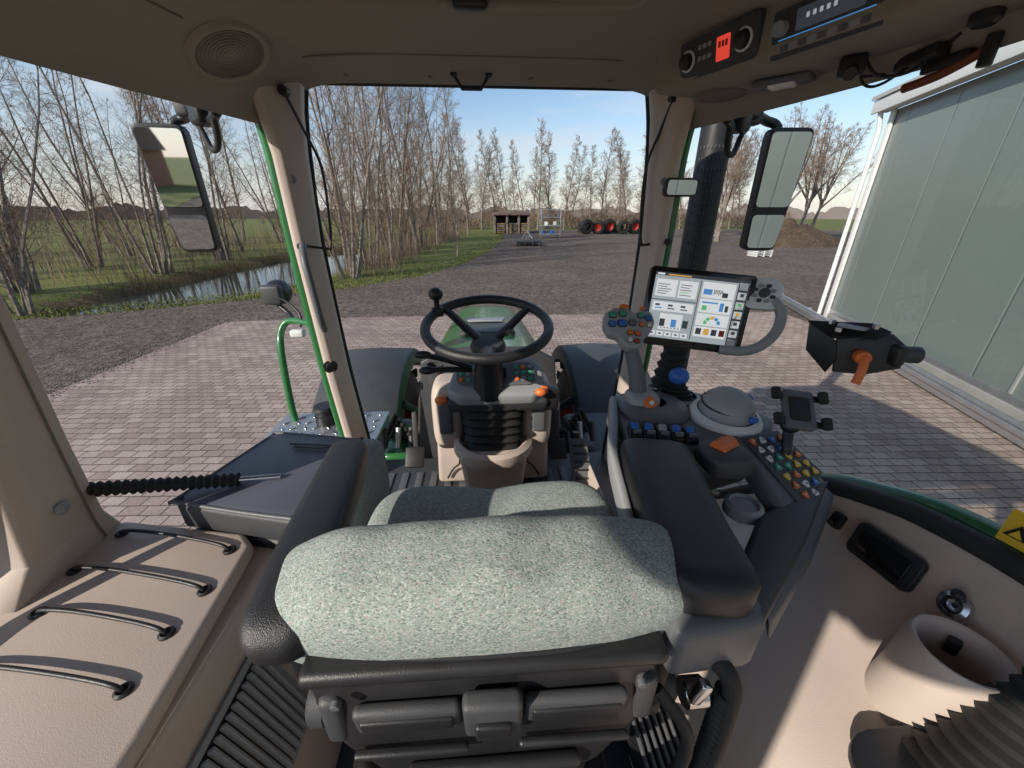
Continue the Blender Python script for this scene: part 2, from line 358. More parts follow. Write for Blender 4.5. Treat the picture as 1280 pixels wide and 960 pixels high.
# loose stones on the gravel and spilled over the paving edge
bm=bmesh.new()
for i in range(9000):
    if i%3==0:
        if random.random()<.5:x,y=random.uniform(-7.4,8.6),10.8+random.gauss(0,.22)
        else:x,y=-7.15+random.gauss(0,.2),random.uniform(2.5,10.8)
    else:
        y=10.9+abs(random.gauss(0,4));x=random.uniform(-13,9)
        if random.random()<.35:x,y=random.uniform(-14,-7.2),random.uniform(3.5,12)
    if not inpoly(x,y,YARD):continue
    s=random.uniform(.006,.022);z=.062 if (y>10.9 or x<-7.2) else .077
    P=[bm.verts.new((x+s*math.cos(a)*random.uniform(.7,1.3),y+s*math.sin(a)*random.uniform(.7,1.3),z)) for a in (0.2,1.8,3.3,4.9)];t=bm.verts.new((x+s*.2,y,z+s*random.uniform(.5,1)))
    for k in range(4):bm.faces.new((P[k],P[(k+1)%4],t))
fin('loose_stones',bm,M['stone'],False,parent=False)
bm=bmesh.new()
ed=[V(p) for p in YARD[5:14]]
for i in range(8000):
    k=random.randrange(len(ed)-1);a,b=ed[k],ed[k+1];q=a.lerp(b,random.random());nrm=V((-(b-a).y,(b-a).x)).normalized()
    if nrm.x>0:nrm=-nrm
    q=q+nrm*(abs(random.gauss(0,1.3))-.25);z=gz(q.x,q.y)
    if z<-.4 :continue
    z=max(z,.03);h=random.uniform(.03,.11);an=random.random()*6.3;w=.01+.02*random.random();l=V((random.gauss(0,.05),random.gauss(0,.05)))
    bm.faces.new([bm.verts.new((q.x+w*math.cos(an),q.y+w*math.sin(an),z)),bm.verts.new((q.x-w*math.cos(an),q.y-w*math.sin(an),z)),bm.verts.new((q.x+l.x,q.y+l.y,z+h))])
fin('grass_tufts',bm,M['grass'],False,parent=False)
bmr=bmesh.new();bms=bmesh.new();pe=[V(p) for p in POND]
for i in range(12000):
    k=random.randrange(len(pe));a,b=pe[k],pe[k-1];q=a.lerp(b,random.random())+V((random.gauss(0,1),random.gauss(0,1)))*.7
    d=dpoly(q.x,q.y,POND)
    if d<.25:continue
    near=(q.y<16.5 or q.x>-10)
    z=gz(q.x,q.y);an=random.random()*6.3
    if i%4 or near:
        h=random.uniform(.06,.2) if near else random.uniform(.12,.45);w=.012;B=bmr;lx,ly=random.gauss(0,.08),random.gauss(0,.08)
        if near and i%2:continue
    else:
        h=random.uniform(.5,3.2)*random.uniform(.4,1);w=.009;B=bms;lx,ly=random.gauss(0,.12)*h,random.gauss(0,.12)*h
    for aa in (an,an+1.6):
        B.faces.new([B.verts.new((q.x+w*math.cos(aa),q.y+w*math.sin(aa),z)),B.verts.new((q.x-w*math.cos(aa),q.y-w*math.sin(aa),z)),B.verts.new((q.x+lx,q.y+ly,z+h))])
for i in range(5200):
    if i%2:x,y=random.gauss(-6.0,.8),random.uniform(19,58);x+=max(0,(y-33)*.09)
    else:x,y=random.uniform(-34,-15.5),random.uniform(17,48)
    if dpoly(x,y,POND)<.5:continue
    z=gz(x,y) if y<46 else 0;h=random.uniform(.4,3.6)*random.uniform(.3,1);w=.011;an=random.random()*6.3;lx,ly=random.gauss(0,.14)*h,random.gauss(0,.14)*h
    bms.faces.new([bms.verts.new((x+w*math.cos(an),y+w*math.sin(an),z)),bms.verts.new((x-w*math.cos(an),y-w*math.sin(an),z)),bms.verts.new((x+lx,y+ly,z+h))])
fin('dry_reeds',bmr,M['straw'],False,parent=False);fin('shrub_thicket',bms,M['twig'],False,parent=False)
# ---------------- trees
def tree_mesh(name,seed,Ht,kind,tw=1.0):
    rnd=random.Random(seed);Vv=[];Ff=[];Mi=[]
    def branch(p,d,L,r,lev,nseg,up,wob=.09):
        pts=[p.copy()];dd=d.copy();st=L/nseg
        for i in range(nseg):
            dd=(dd+V((rnd.gauss(0,wob),rnd.gauss(0,wob),rnd.gauss(0,.04)+up))).normalized();p=p+dd*st;pts.append(p.copy())
        sd=6 if lev==0 else 3;base=len(Vv)
        for i,q in enumerate(pts):
            t=(pts[min(i+1,nseg)]-pts[max(i-1,0)]);_,u,w=basis(t);rr=r*(1-.85*i/nseg)
            if lev==0 and i==0:rr*=1.35
            for s in range(sd):
                a=6.283*s/sd;Vv.append(q+(u*math.cos(a)+w*math.sin(a))*rr)
        for i in range(nseg):
            for s in range(sd):
                s2=(s+1)%sd;Ff.append((base+i*sd+s,base+i*sd+s2,base+(i+1)*sd+s2,base+(i+1)*sd+s));Mi.append(0 if lev<1 else 1)
        return pts
    def at(pts,t):
        f=t*(len(pts)-1);i=min(int(f),len(pts)-2);return pts[i].lerp(pts[i+1],f-i),(pts[i+1]-pts[i]).normalized()
    def side(d,ang):
        _,u,w=basis(d);a=rnd.random()*6.283;return (d*math.cos(ang)+(u*math.cos(a)+w*math.sin(a))*math.sin(ang)).normalized()
    def stem(base,d,L,r,n1,spread,n2,n3,lo):
        T=branch(base,d,L,r,0,9,.03,.05)
        for i in range(n1):
            t=lo+(1-lo)*(i+rnd.random())/n1;q,dd=at(T,min(t,.99))
            l1=L*spread*((1-t)**.75+.12)*rnd.uniform(.6,1.25)*(1 if t>lo+.12 else .7)
            B=branch(q,side(dd,math.radians(rnd.uniform(32,68))),l1,max(r*.24*(1-.7*t),.010*tw),1,4,.08,.14)
            for j in range(n2):
                t2=.15+.85*(j+rnd.random())/n2;q2,d2=at(B,min(t2,.98))
                C=branch(q2,side(d2,math.radians(rnd.uniform(25,65))),l1*.45*(1.15-t2*.6),.0065*tw,2,2,.05,.14)
                for k in range(n3):
                    q3,d3=at(C,rnd.uniform(.15,1));branch(q3,side(d3,math.radians(rnd.uniform(20,55))),l1*.22*rnd.uniform(.6,1.4)+.12,.0048*tw,3,1,.05)
    if kind=='alder':stem(V((0,0,-.2)),V((0,0,1)),Ht,Ht*.0095,int(36+Ht*1.4),.22,6,5,.10)
    elif kind=='copse':
        for i in range(6):
            a=6.283*i/6+rnd.random();ln=rnd.uniform(.04,.26);stem(V((.35*math.cos(a),.35*math.sin(a),-.2)),V((math.cos(a)*ln,math.sin(a)*ln,1)).normalized(),Ht*rnd.uniform(.7,1),Ht*rnd.uniform(.0045,.0068),30,.16,5,4,.09)
    elif kind=='spread':
        T=branch(V((0,0,-.2)),V((0,0,1)),Ht*.35,Ht*.02,0,5,0,.04)
        for i in range(8):
            q,dd=at(T,rnd.uniform(.6,1));a=math.radians(rnd.uniform(12,48));stem(q,side(V((0,0,1)),a),Ht*.62*rnd.uniform(.7,1),Ht*.0075,20,.3,5,5,.2)
    elif kind=='small':
        T=branch(V((0,0,-.1)),V((0,0,1)),Ht*.35,Ht*.012,0,4,0,.04)
        for i in range(6):
            q,dd=at(T,rnd.uniform(.6,1));stem(q,side(V((0,0,1)),math.radians(rnd.uniform(15,50))),Ht*.6*rnd.uniform(.7,1),Ht*.006,9,.3,4,3,.15)
    me=bpy.data.meshes.new(name);me.from_pydata([tuple(v) for v in Vv],[],Ff);me.materials.append(M['bark']);me.materials.append(M['twig']);me.polygons.foreach_set('material_index',Mi)
    return me
TM={'alder':[tree_mesh('alder_%d'%i,i+1,15,'alder',1.3) for i in range(3)],'copse':[tree_mesh('copse_%d'%i,20+i,14,'copse',1.1) for i in range(3)],
 'spread':[tree_mesh('spread_%d'%i,40+i,13,'spread',1.6) for i in range(2)],'small':[tree_mesh('small_%d'%i,60+i,5.6,'small',1.2) for i in range(2)],
 'far':[tree_mesh('far_%d'%i,80+i,15,'alder',3.0) for i in range(3)]}
def tree(kind,x,y,s=1,par=None,name='bare_tree'):
    o=bpy.data.objects.new(name,random.choice(TM[kind]));COL.objects.link(o);o.location=(x,y,gz(x,y) if abs(x)<30 and y<50 else 0);o.rotation_euler=(random.gauss(0,.03),random.gauss(0,.03),random.random()*6.28);s*=random.uniform(.92,1.08);o.scale=(s,s,s*random.uniform(.95,1.08))
    if par:o.parent=par
    return o
for k,x,y,s in [('copse',-14.3,12.6,.8),('copse',-17.5,16,.85),('copse',-16.2,21,.9),('copse',-16.8,27,1),('alder',-21,19,.9),('alder',-19,33,1),('copse',-22,24,.9),('copse',-19.5,13.5,.8),
  ('copse',-6.3,18.9,.82),('alder',-7.1,21.2,.85),('copse',-6.7,23.6,.95),('alder',-5.9,26,.9),('copse',-6.4,29,1),('alder',-5.2,31.5,1),('copse',-5.6,36,1),('alder',-4.6,40,1),('copse',-4.8,45,1),('alder',-3.6,50,1),('alder',-2.2,55,1),('copse',-7.5,40,1),('alder',-8,47,1),('copse',-7.0,33,1),
  ('alder',-9.6,38.5,1),('copse',-13,39.5,1),('alder',-16.5,37,1),('alder',-11,43,1),('copse',-21,44,1),('alder',-26,46,1),('alder',-14,50,1),('far',-20,55,1),('far',-9,57,1),
  ('spread',-29,25,.9),('spread',-36,33,1),('alder',-27,38,1),('alder',-33,21,1.0),('spread',-42,24,1),('copse',-25,30,.8),('alder',-38,44,1),('copse',-27,18,.85),('far',-33,50,1),
  ('spread',24,41,1),('spread',27.5,37,1.15),('spread',32,40,1.15),('spread',37,45,1.1),('spread',29,50,1),('far',22,48,1.1),('spread',21,-36,1),('far',-18,-40,.8),('spread',-25,-40,1),('spread',-16,-28,.7)]:
    tree(k,x,y,s)
tree('small',-1.95,28.3,1)
par=bpy.data.objects.new('distant_tree_row',None);COL.objects.link(par)
x=-8
while x<52:
    tree('far',x,77+random.uniform(-2,3),random.uniform(.9,1.15),par,'distant_alder');x+=random.uniform(1.8,3.4)
x=-10
while x<40:
    tree('far',x,92+random.uniform(-4,4),random.uniform(.75,.95),par,'distant_alder');x+=random.uniform(3,5)
par=bpy.data.objects.new('orchard',None);COL.objects.link(par)
for r in range(6):
    for c in range(9):tree('small',-30-c*5.5-r*1.5+random.uniform(-.4,.4),40+r*9+random.uniform(-.6,.6),.75,par,'orchard_tree')
bm=bmesh.new()
for i in range(14000):
    x=random.uniform(-14,60);y=79+random.gauss(0,1.8);h=random.uniform(0,1)**.7*(2.3+1.6*noise.noise(V((x*.25,0,0))));a=V((x,y,h));d=V((random.gauss(0,.35),random.gauss(0,.3),random.uniform(.2,.8)));w=.05
    bm.faces.new([bm.verts.new(a+V((w,0,0))),bm.verts.new(a-V((w,0,0))),bm.verts.new(a+d)])
fin('hedge',bm,M['twig'],False,parent=False)
rows=[[],[]]
for i in range(400):
    an=math.radians(-75+150*i/399);x=260*math.sin(an);y=260*math.cos(an);hh=5+4*noise.noise(V((i*.12,0,0)))+2.0*noise.noise(V((i*.9,2,0)))
    rows[0].append((x,y,-1));rows[1].append((x,y,max(hh,1)))
grid('distant_treeline',rows,M['far'],smooth=False)
rows=[]
for j in range(30):
    r=[]
    for i in range(30):
        x=-1+2*i/29;y=-1+2*j/29;d=math.hypot(x,y);hh=max(0,1-d)**.8*2.2*(1+.5*noise.noise(V((x*3,y*3,1))))+.45*noise.noise(V((x*7,y*7,4)))*max(0,1-d)
        r.append((28+5*x,36+3*y,hh+.05))
    rows.append(r)
grid('earth_mound',rows,M['mound'],80)
group('metal_barn',False)
cn=V((9.2,9.7,0));dr=V((-.336,-.942,0)).normalized();ou=V((.942,-.336,0)).normalized();LW=26;DP=16;HW=4.85
def bp(s,o,z):
    q=cn+dr*s+ou*o;return (q.x,q.y,z)
prism('walls',[bp(0,0,.3),bp(LW,0,.3),bp(LW,DP,.3),bp(0,DP,.3)],(0,0,HW-.3),M['clad'],0)
prism('plinth',[bp(-.02,-.04,0),bp(LW+.02,-.04,0),bp(LW+.02,DP,0),bp(-.02,DP,0)],(0,0,.298),M['conc'],.01)
prism('corner_trim',[bp(-.07,-.06,0),bp(.10,-.06,0),bp(.10,-.012,0),bp(-.07,-.012,0)],(0,0,HW),M['white'],.005)
prism('fascia',[bp(-.35,-.32,HW-.02),bp(LW+.3,-.32,HW-.02),bp(LW+.3,-.28,HW-.02),bp(-.35,-.28,HW-.02)],(0,0,.26),M['white'],.005)
prism('soffit',[bp(-.35,-.278,HW+.01),bp(LW+.3,-.278,HW+.01),bp(LW+.3,.0,HW+.01),bp(-.35,.0,HW+.01)],(0,0,.03),M['white'],0)
prism('roof_a',[bp(-.4,-.36,HW+.25),bp(LW+.4,-.36,HW+.25),bp(LW+.4,DP/2,HW+2.4),bp(-.4,DP/2,HW+2.4)],(0,0,.08),M['roofsheet'],0)
prism('roof_b',[bp(-.4,DP+.36,HW+.25),bp(LW+.4,DP+.36,HW+.25),bp(LW+.4,DP/2+.003,HW+2.4),bp(-.4,DP/2+.003,HW+2.4)],(0,0,.08),M['roofsheet'],0)
prism('gable',[bp(0,.0,HW+.003),bp(0,DP,HW+.003),bp(0,DP/2,HW+2.35)],tuple(dr*.1),M['clad'],0)
tube('downpipe',[bp(-.14,-.22,HW),bp(-.14,-.14,HW-.35),bp(-.14,-.14,.1)],.05,M['white'],sm=False)
prism('base_flashing',[bp(-.01,-.012,.3),bp(LW,-.012,.3),bp(LW,-.002,.3),bp(-.01,-.002,.3)],(0,0,.12),M['steel'],.002)
for s in (5.6,11.2):prism('door_post_%d'%int(s),[bp(s,-.03,.43),bp(s+.05,-.03,.43),bp(s+.05,-.002,.43),bp(s,-.002,.43)],(0,0,HW-.5),M['lgrey'],.004)
group('guard_rail',False)
for z0,h,o in((.32,.05,-.50),(.24,.07,-.53),(.12,.11,-.48)):
    prism('beam',[bp(-2.6,o,z0),bp(LW,o,z0),bp(LW,o+.06,z0),bp(-2.6,o+.06,z0)],(0,0,h),M['steel'],.008)
for i in range(12):
    s=-2.4+i*2.2;prism('post',[bp(s,-.42,.0),bp(s+.08,-.42,0),bp(s+.08,-.34,0),bp(s,-.34,0)],(0,0,.36),M['steel'],.004)
group('garden_shed',False)
box('wall_back',(3.9,63,1.3),(5,.15,2.6),M['bark'],bev=0)
for i,x in enumerate((1.45,3.2,4.9,6.3)):box('pier_%d'%i,(x,61.2,1.25),(.3,3.4,2.5),M['bark'],bev=.01)
box('roof',(3.9,61.3,2.68),(5.6,4.2,.14),M['tile'],rot=(4,0,0),bev=.01)
for i in range(3):
    for k in range(5):box('stacked_planks_%d'%i,(2.33+1.75*i,60.4,.2+.28*k),(1.2-.1*(k%2),1.6,.2),M['bark'] if (i+k)%2 else M['straw'],bev=.03)
def tyre(name,o,ax,R,w,lugs=18,rimm=None):
    prof=[(R*.52,-w*.42),(R*.62,-w*.5),(R*.85,-w*.48),(R*.95,-w*.36),(R*.965,0),(R*.95,w*.36),(R*.85,w*.48),(R*.62,w*.5),(R*.52,w*.42)]
    lathe(name,o,ax,prof,M['rubber'],36)
    if rimm:lathe(name+'_rim',o,ax,[(0,-.05*R),(R*.2,-.08*R),(R*.22,-w*.1),(R*.42,-w*.2),(R*.5,-w*.4),(R*.53,-w*.42),(R*.53,w*.42),(R*.5,w*.4),(R*.42,w*.05),(R*.2,w*.02),(0,w*.02)],rimm,28)
    d,u,wv=basis(ax);bm=bmesh.new()
    for i in range(lugs):
        for sd in(-1,1):
            a=2*math.pi*(i+(.5 if sd>0 else 0))/lugs
            P=[]
            for (h,da) in((0,0),(sd*w*.47,.28)):
                for rr in(.93,1.0):
                    for q in(-.055,.055):
                        an=a+da+q;P.append(bm.verts.new(V(o)+d*h+(u*math.cos(an)+wv*math.sin(an))*R*rr*(.985 if h else 1)))
            for f in((0,1,3,2),(4,5,7,6),(0,1,5,4),(2,3,7,6),(0,2,6,4),(1,3,7,5)):bm.faces.new([P[k] for k in f])
    fin(name+'_lugs',bm,M['rubber'],False)
for i in range(6):
    group('tractor_tyre',False);R=1.0-.08*(i%2);tyre('tyre',(13.9+i*1.72,56+.5*(i%3),R+.06),(random.uniform(-.45,.45),1,.18),R,.6,14,M['red'] if i in(1,2,4,5) else None)
for i in range(4):
    for k in range(3-(i>1)):
        group('tractor_tyre',False);tyre('tyre',(14.2+i*2.5,58.8,.34+.06+.52*k),(0,0,1),.85,.5,14)
group('roller_mower',False)
box('deck',(3.8,36.5,.45),(2.2,1.1,.18),M['dgrey'],bev=.03);box('gearbox',(3.8,36.6,.68),(.4,.4,.3),M['mgrey'],bev=.03)
for x in(2.8,3.5,4.2,4.9):cyl('wheel_%d'%int(x*10),(x-.06,35.8,.26),(x+.06,35.8,.26),.2,M['rubber'],n=16)
tube('hitch',[(3.3,36.9,.6),(3.8,37.3,1.25),(4.3,36.9,.6)],.04,M['steel'],sm=False);cyl('roller',(2.75,37.1,.2),(4.85,37.1,.2),.13,M['steel'])
group('steel_rack',False)
for x in(6.5,8.7):
    for y in(47.4,48.8):box('post',(x,y,1.6),(.09,.09,3.1),M['steel'],bev=.01)
for z in(.5,1.4,2.3,3.1):
    box('shelf_%d'%int(z*10),(7.6,48.1,z),(2.15,1.35,.07),M['steel'],bev=.01)
for i in range(6):box('crate_%d'%i,(6.8+.33*i,48.1,.54+.9*(i%3)+.21),(.3,.9,.4),[M['blue'],M['white'],M['mgrey']][i%3],bev=.02)
group('pallet_stack',False)
for i in range(3):
    for j in range(5):box('board_%d_%d'%(i,j),(18.6,25.88+.21*j,.17+.15*i),(1.2,.12,.025),M['white'],bev=.004)
    for j in(-.5,0,.5):box('bearer_%d'%i,(18.6+j,26.3,.11+.15*i),(.09,1.0,.09),M['white'],bev=.006)
def house(x,y,w,d,h,rh,m):
    group('brick_house',False);box('walls',(x,y,h/2),(w,d,h),m,bev=0)
    prism('gable_roof',[(x-w/2-.3,y-d/2-.3,h+.003),(x-w/2-.3,y+d/2+.3,h+.003),(x-w/2-.3,y,h+rh)],(w+.6,0,0),M['tile'],0)
    for i in range(3):
        for s,yy in((1,y+d/2),(1,y-d/2)):
            box('window_%d'%i,(x-w*.3+i*w*.3,yy,h*.55),(1.2,.1,1.3),M['window'],bev=0);box('frame_%d'%i,(x-w*.3+i*w*.3,yy,h*.55-.72),(1.4,.16,.1),M['white'],bev=0)
    box('door',(x+w*.45-.6,y+d/2,1.05),(1,.12,2.1),M['white'],bev=0);box('chimney',(x+w*.3,y,h+rh),(.6,.6,1.4),M['brickwall'],bev=0)
house(-24,-46,14,9,3.0,3.8,M['brickwall']);house(10,-44,13,8,3.2,4.2,M['render'])
# ------------------------------------------------------------------ TRACTOR
group('tractor')
def pillar(name,secs,m):
    bm=bmesh.new();R=[[bm.verts.new(V(p)) for p in s] for s in secs];n=len(R[0])
    for k in range(len(R)-1):
        for i in range(n):bm.faces.new((R[k][i],R[k][(i+1)%n],R[k+1][(i+1)%n],R[k+1][i]))
    bm.faces.new(R[0]);bm.faces.new(R[-1][::-1])
    bmesh.ops.recalc_face_normals(bm,faces=bm.faces)
    ed=[e for e in bm.edges if abs((e.verts[0].co-e.verts[1].co).normalized().z)>.8]
    bmesh.ops.bevel(bm,geom=ed,offset=.009,segments=3,profile=.5,affect='EDGES')
    return fin(name,bm,m)
def psec(sx,xi,xo,z,flare=0):
    return [(sx*(xi),1.57,z),(sx*(xi-.004),1.53,z),(sx*(xo-.035),1.445-flare,z),(sx*(xo-.006),1.44-flare,z),(sx*(xo+.015),1.48,z),(sx*(xi+.06),1.60,z)]
for sx,nm in((-1,'left'),(1,'right')):
    zs=[(-1.14,.56,.605,.03),(-1.0,.565,.61,.0),(-.6,.595,.64,0),(-.1,.61,.66,0),(.17,.598,.665,0),(.30,.585,.68,.02),(.42,.56,.70,.05)]
    pillar('front_pillar_'+nm,[psec(sx,a,b,z,f) for z,a,b,f in zs],M['beige'])
    tube('pillar_outer_frame_'+nm,[(sx*(b+.028),1.50,z) for z,a,b,f in zs],.018,M['green'],n=8)
    tube('windscreen_seal_'+nm,[(sx*(a+.012),1.60,z) for z,a,b,f in zs],.012,M['rubber'],n=8)
    for z in(.10,-.58,-.95):lathe('pillar_bolt',(sx*.625,1.462,z),(-sx*.6,-.8,0),[(0,0),(.014,0),(.014,.004),(.008,.006),(.006,.003),(0,.003)],M['lgrey'],16)
    box('rear_pillar_'+nm,(sx*.80,-.55,-.1),(.09,.12,1.1),M['beige'],bev=.02)
    box('rear_lower_wall_'+nm,(sx*.84,-.05,-.9),(.05,1.15,.50),M['dgrey'],bev=.01)
tube('windscreen_seal_top',[(-.6,1.6,.40),(0,1.62,.405),(.6,1.6,.40)],.014,M['rubber'])
box('windscreen_lower_frame',(0,1.59,-1.15),(1.2,.08,.07),M['dgrey'],bev=.015)
def bsec(y0,y1,z,x=-.80):return [(x,y1,z),(x-.0,y0,z),(x-.10,y0-.01,z),(x-.12,y1+.01,z)]
pillar('door_pillar_left',[bsec(.40,.74,-1.1),bsec(.44,.71,-.66),bsec(.53,.675,-.56),bsec(.555,.68,-.4),bsec(.575,.70,-.1),bsec(.57,.71,.2),bsec(.5,.74,.34)],M['beige'])
tube('door_pillar_outer_frame',[(-.905,.52,-1.0),(-.905,.50,-.5),(-.905,.53,-.1),(-.90,.52,.3)],.025,M['green'])
lathe('pillar_cap',(-.798,.61,-.50),(1,-.1,0),[(0,0),(.012,0),(.012,.004),(.008,.007),(0,.007)],M['lgrey'],20)
tube('pillar_trim_seam',[(-.799,.655,-.62),(-.799,.648,-.56),(-.799,.655,-.4),(-.799,.672,-.1),(-.799,.68,.2)],.0022,M['linerd'],n=6)
box('left_sill_wall',(-.86,-.02,-.66),(.08,1.0,.10),M['beige'],bev=.02)
tube('left_rear_seal',[(-.83,-.5,-.59),(-.83,.3,-.59),(-.825,.47,-.53),(-.825,.53,-.3),(-.825,.54,.2)],.014,M['rubber'])
box('door_sill_left',(-.74,1.08,-1.13),(.16,.85,.09),M['dgrey'],bev=.02)
tube('door_seal_left',[(-.69,1.42,-1.07),(-.76,1.1,-1.07),(-.80,.75,-1.05)],.018,M['rubber'])
box('cab_floor',(0,.5,-1.16),(1.5,2.2,.10),M['dgrey'],bev=.01)
for i in range(15):box('floor_mat_rib',(-.46+.066*i,1.12,-1.107),(.03,.75,.006),M['mgrey'],bev=.002)
def hw(y):
    t=max(0,min(1,(y-.75)/.75));return .86-.19*t**1.2
def lz(x,y):
    zc=.455-.065*max(0,min(1,(y-1.15)/.40));u=min(1,abs(x)/hw(y));k=max(0,min(1,(y-1.25)/.28));ex=3.2+7*k;zz=.25+(zc-.25)*(max(0,1-u**ex))**.7
    return zz
rows=[]
for j in range(45):
    y=-.7+(1.58+.7)*j/44;r=[]
    for i in range(71):
        u=-1+2*i/70;u=math.copysign(abs(u)**.7,u);x=u*hw(y);r.append((x,y,lz(x,y)))
    r=[(r[0][0]-.06,y,.30),(r[0][0]-.02,y,.262)]+r+[(r[-1][0]+.02,y,.262),(r[-1][0]+.06,y,.30)]
    rows.append(r)
grid('headliner',rows,M['liner'],60)
for sx in(-1,1):
    tube('headliner_seam',[(sx*.80*hw(y),y,lz(sx*.80*hw(y),y)-.001) for y in(.3,.5,.7,.85,1.0,1.1)],.0025,M['linerd'],n=6)
tube('headliner_front_seam',[(x,1.40,lz(x,1.40)-.001) for x in(-.5,-.3,-.1,.1,.3,.42)],.0022,M['linerd'],n=6)
rows=[[(-.66+1.32*i/50,1.58,lz(-.66+1.32*i/50,1.58)) for i in range(51)],[(-.66+1.32*i/50,1.60,lz(-.66+1.32*i/50,1.58)+.004) for i in range(51)],[(-.66+1.32*i/50,1.61,.51) for i in range(51)]]
grid('headliner_front_lip',rows,M['liner'],60)
for x in(-.42,-.16,.16,.42):lathe('trim_clip',(x,1.52,lz(x,1.52)+.001),(0,0,-1),[(.008,0),(.008,.003),(0,.004)],M['linerd'],14)
RO=[(-.93,-.8),(-.93,.8),(-.74,1.72),(.74,1.72),(.93,.8),(.93,-.8)]
prism('roof_shell',[(x,y,.50) for x,y in RO],(0,0,.14),M['dgrey'],.04)
for i in range(6):
    a=RO[i];b=RO[(i+1)%6]
    if i==2:continue
    prism('roof_skirt_%d'%i,[(a[0],a[1],.30),(b[0],b[1],.30),(b[0]*.97,b[1]*.985,.30),(a[0]*.97,a[1]*.985,.30)],(0,0,.198),M['dgrey'],.006)
tube('roof_hatch_trim',[(-.50,.6,.447),(-.50,1.08,.443),(-.44,1.16,.440),(0,1.185,.446),(.32,1.17,.446),(.38,1.08,.447),(.38,.6,.450)],.014,M['liner'])
box('hatch_latch',(-.02,1.155,.437),(.08,.03,.025),M['black'],bev=.010)
tube('roof_grab_handle',[(-.62,.72,.42),(-.60,.80,.375),(-.56,.95,.37),(-.45,1.02,.385),(-.36,1.05,.44)],.015,M['liner'])
tube('roof_hook',[(-.085,1.5,.395),(-.06,1.5,.36),(-.0,1.5,.36),(.025,1.5,.395)],.0055,M['black'],sm=False)
for x in(-.085,.025):box('hook_foot',(x,1.5,.396),(.02,.02,.012),M['black'])
for nm,P in(('left',[(-.60,1.47,.34),(-.575,1.5,.25),(-.545,1.52,.14),(-.55,1.52,-.03),(-.555,1.5,-.11),(-.565,1.5,-.117),(-.63,1.47,-.105)]),('right',[(.62,1.47,.34),(.60,1.5,.25),(.575,1.52,.14),(.58,1.52,-.03),(.585,1.5,-.10),(.595,1.5,-.11),(.66,1.47,-.095)])):
    tube('sunblind_wire_'+nm,P,.0045,M['black'],n=8);cyl('wire_clip_'+nm,(P[0][0],1.46,.34),(P[0][0],1.49,.34),.014,M['black']);cyl('wire_end_'+nm,(P[-1][0],1.43,P[-1][2]),(P[-1][0],1.47,P[-1][2]),.012,M['black'])
tube('door_handle_rail',[(-.625,1.44,-.10),(-.605,1.385,-.14),(-.593,1.37,-.24),(-.592,1.385,-.35),(-.61,1.44,-.40)],.012,M['mgrey'])
lathe('door_latch',(-.62,1.45,-.55),(.5,-.86,0),[(.026,0),(.026,.006),(.018,.008),(.017,.018),(0,.02)],M['black'])
SY=[-.6,-.2,0,.2,.36,.44,.53,.63,.73,.82,.92,1.05,1.2,1.42];SZ=[-.50,-.49,-.49,-.495,-.50,-.51,-.53,-.57,-.62,-.70,-.80,-.93,-1.03,-1.08]
tube('right_window_seal',[(.81,y,z) for y,z in zip(SY,SZ)],.020,M['rubber'],n=12)
tube('right_window_outer_frame',[(.868,y,z-.002) for y,z in zip(SY,SZ)],.024,M['green'],n=12)
rows=[]
for y,z in zip(SY,SZ):
    f=max(0,min(1,(.95-y)/.25))
    pr=[(.83,z-.01),(.80,z-.012),(.79,z-.035),(.772,min(z-.10,-.585)),(.75,min(z-.13,-.655)),(.715,min(z-.15,-.70)),(.64,min(z-.16,-.735)),(.54,min(z-.17,-.765)),(.47,min(z-.18,-.80)),(.43,-.86 if f>.5 else -1.0),(.41,-.95 if f>.5 else -1.05),(.40,-1.11)]
    rows.append([V((x,y,max(q,-1.11))) for x,q in pr])
R1=[spline(r,4) for r in rows]
R2=[]
for a in range(len(R1)-1):
    for k in range(4):
        t=k/4;R2.append([p.lerp(q,t) for p,q in zip(R1[a],R1[a+1])])
R2.append(R1[-1])
grid('right_side_panel',R2,M['beige'],75)
rows=[]
for j in range(24):
    t=j/23;y=1.68+2.0*t;zt=-.565-.22*t-.35*max(0,(t-.86)/.14)**2;w=.29+.02*t-.05*t*t;zb=-1.35
    rows.append([(-.40,y,zb),(-w-.05,y,zt-.25),(-w,y,zt-.10),(-w+.04,y,zt-.035),(-w*.6,y,zt-.008),(0,y,zt),(w*.6,y,zt-.008),(w-.04,y,zt-.035),(w,y,zt-.10),(w+.05,y,zt-.25),(.40,y,zb)])
grid('bonnet',rows,M['green'],45)
box('bonnet_nose',(0,3.69,-1.25),(.55,.05,.75),M['dgrey'],bev=.02)
prism('bonnet_rear_cowl',[(-.38,1.66,-1.3),(-.31,1.66,-.62),(-.2,1.66,-.56),(.2,1.66,-.56),(.31,1.66,-.62),(.38,1.66,-1.3)],(0,.03,0),M['dgrey'],.01)
box('bonnet_intake',(0,2.15,-.612),(.30,.30,.03),M['dgrey'],rot=(-6,0,0),bev=.012)
prism('bonnet_badge',[(-.12,2.42,-.640),(.10,2.42,-.640),(.13,2.56,-.655),(-.15,2.56,-.655)],(0,0,.012),M['lgrey'],.005)
box('chassis',(0,2.6,-1.75),(.55,2.6,.75),M['dgrey'],bev=.05)
cyl('front_axle',(-1.1,2.95,-1.95),(1.1,2.95,-1.95),.12,M['dgrey'])
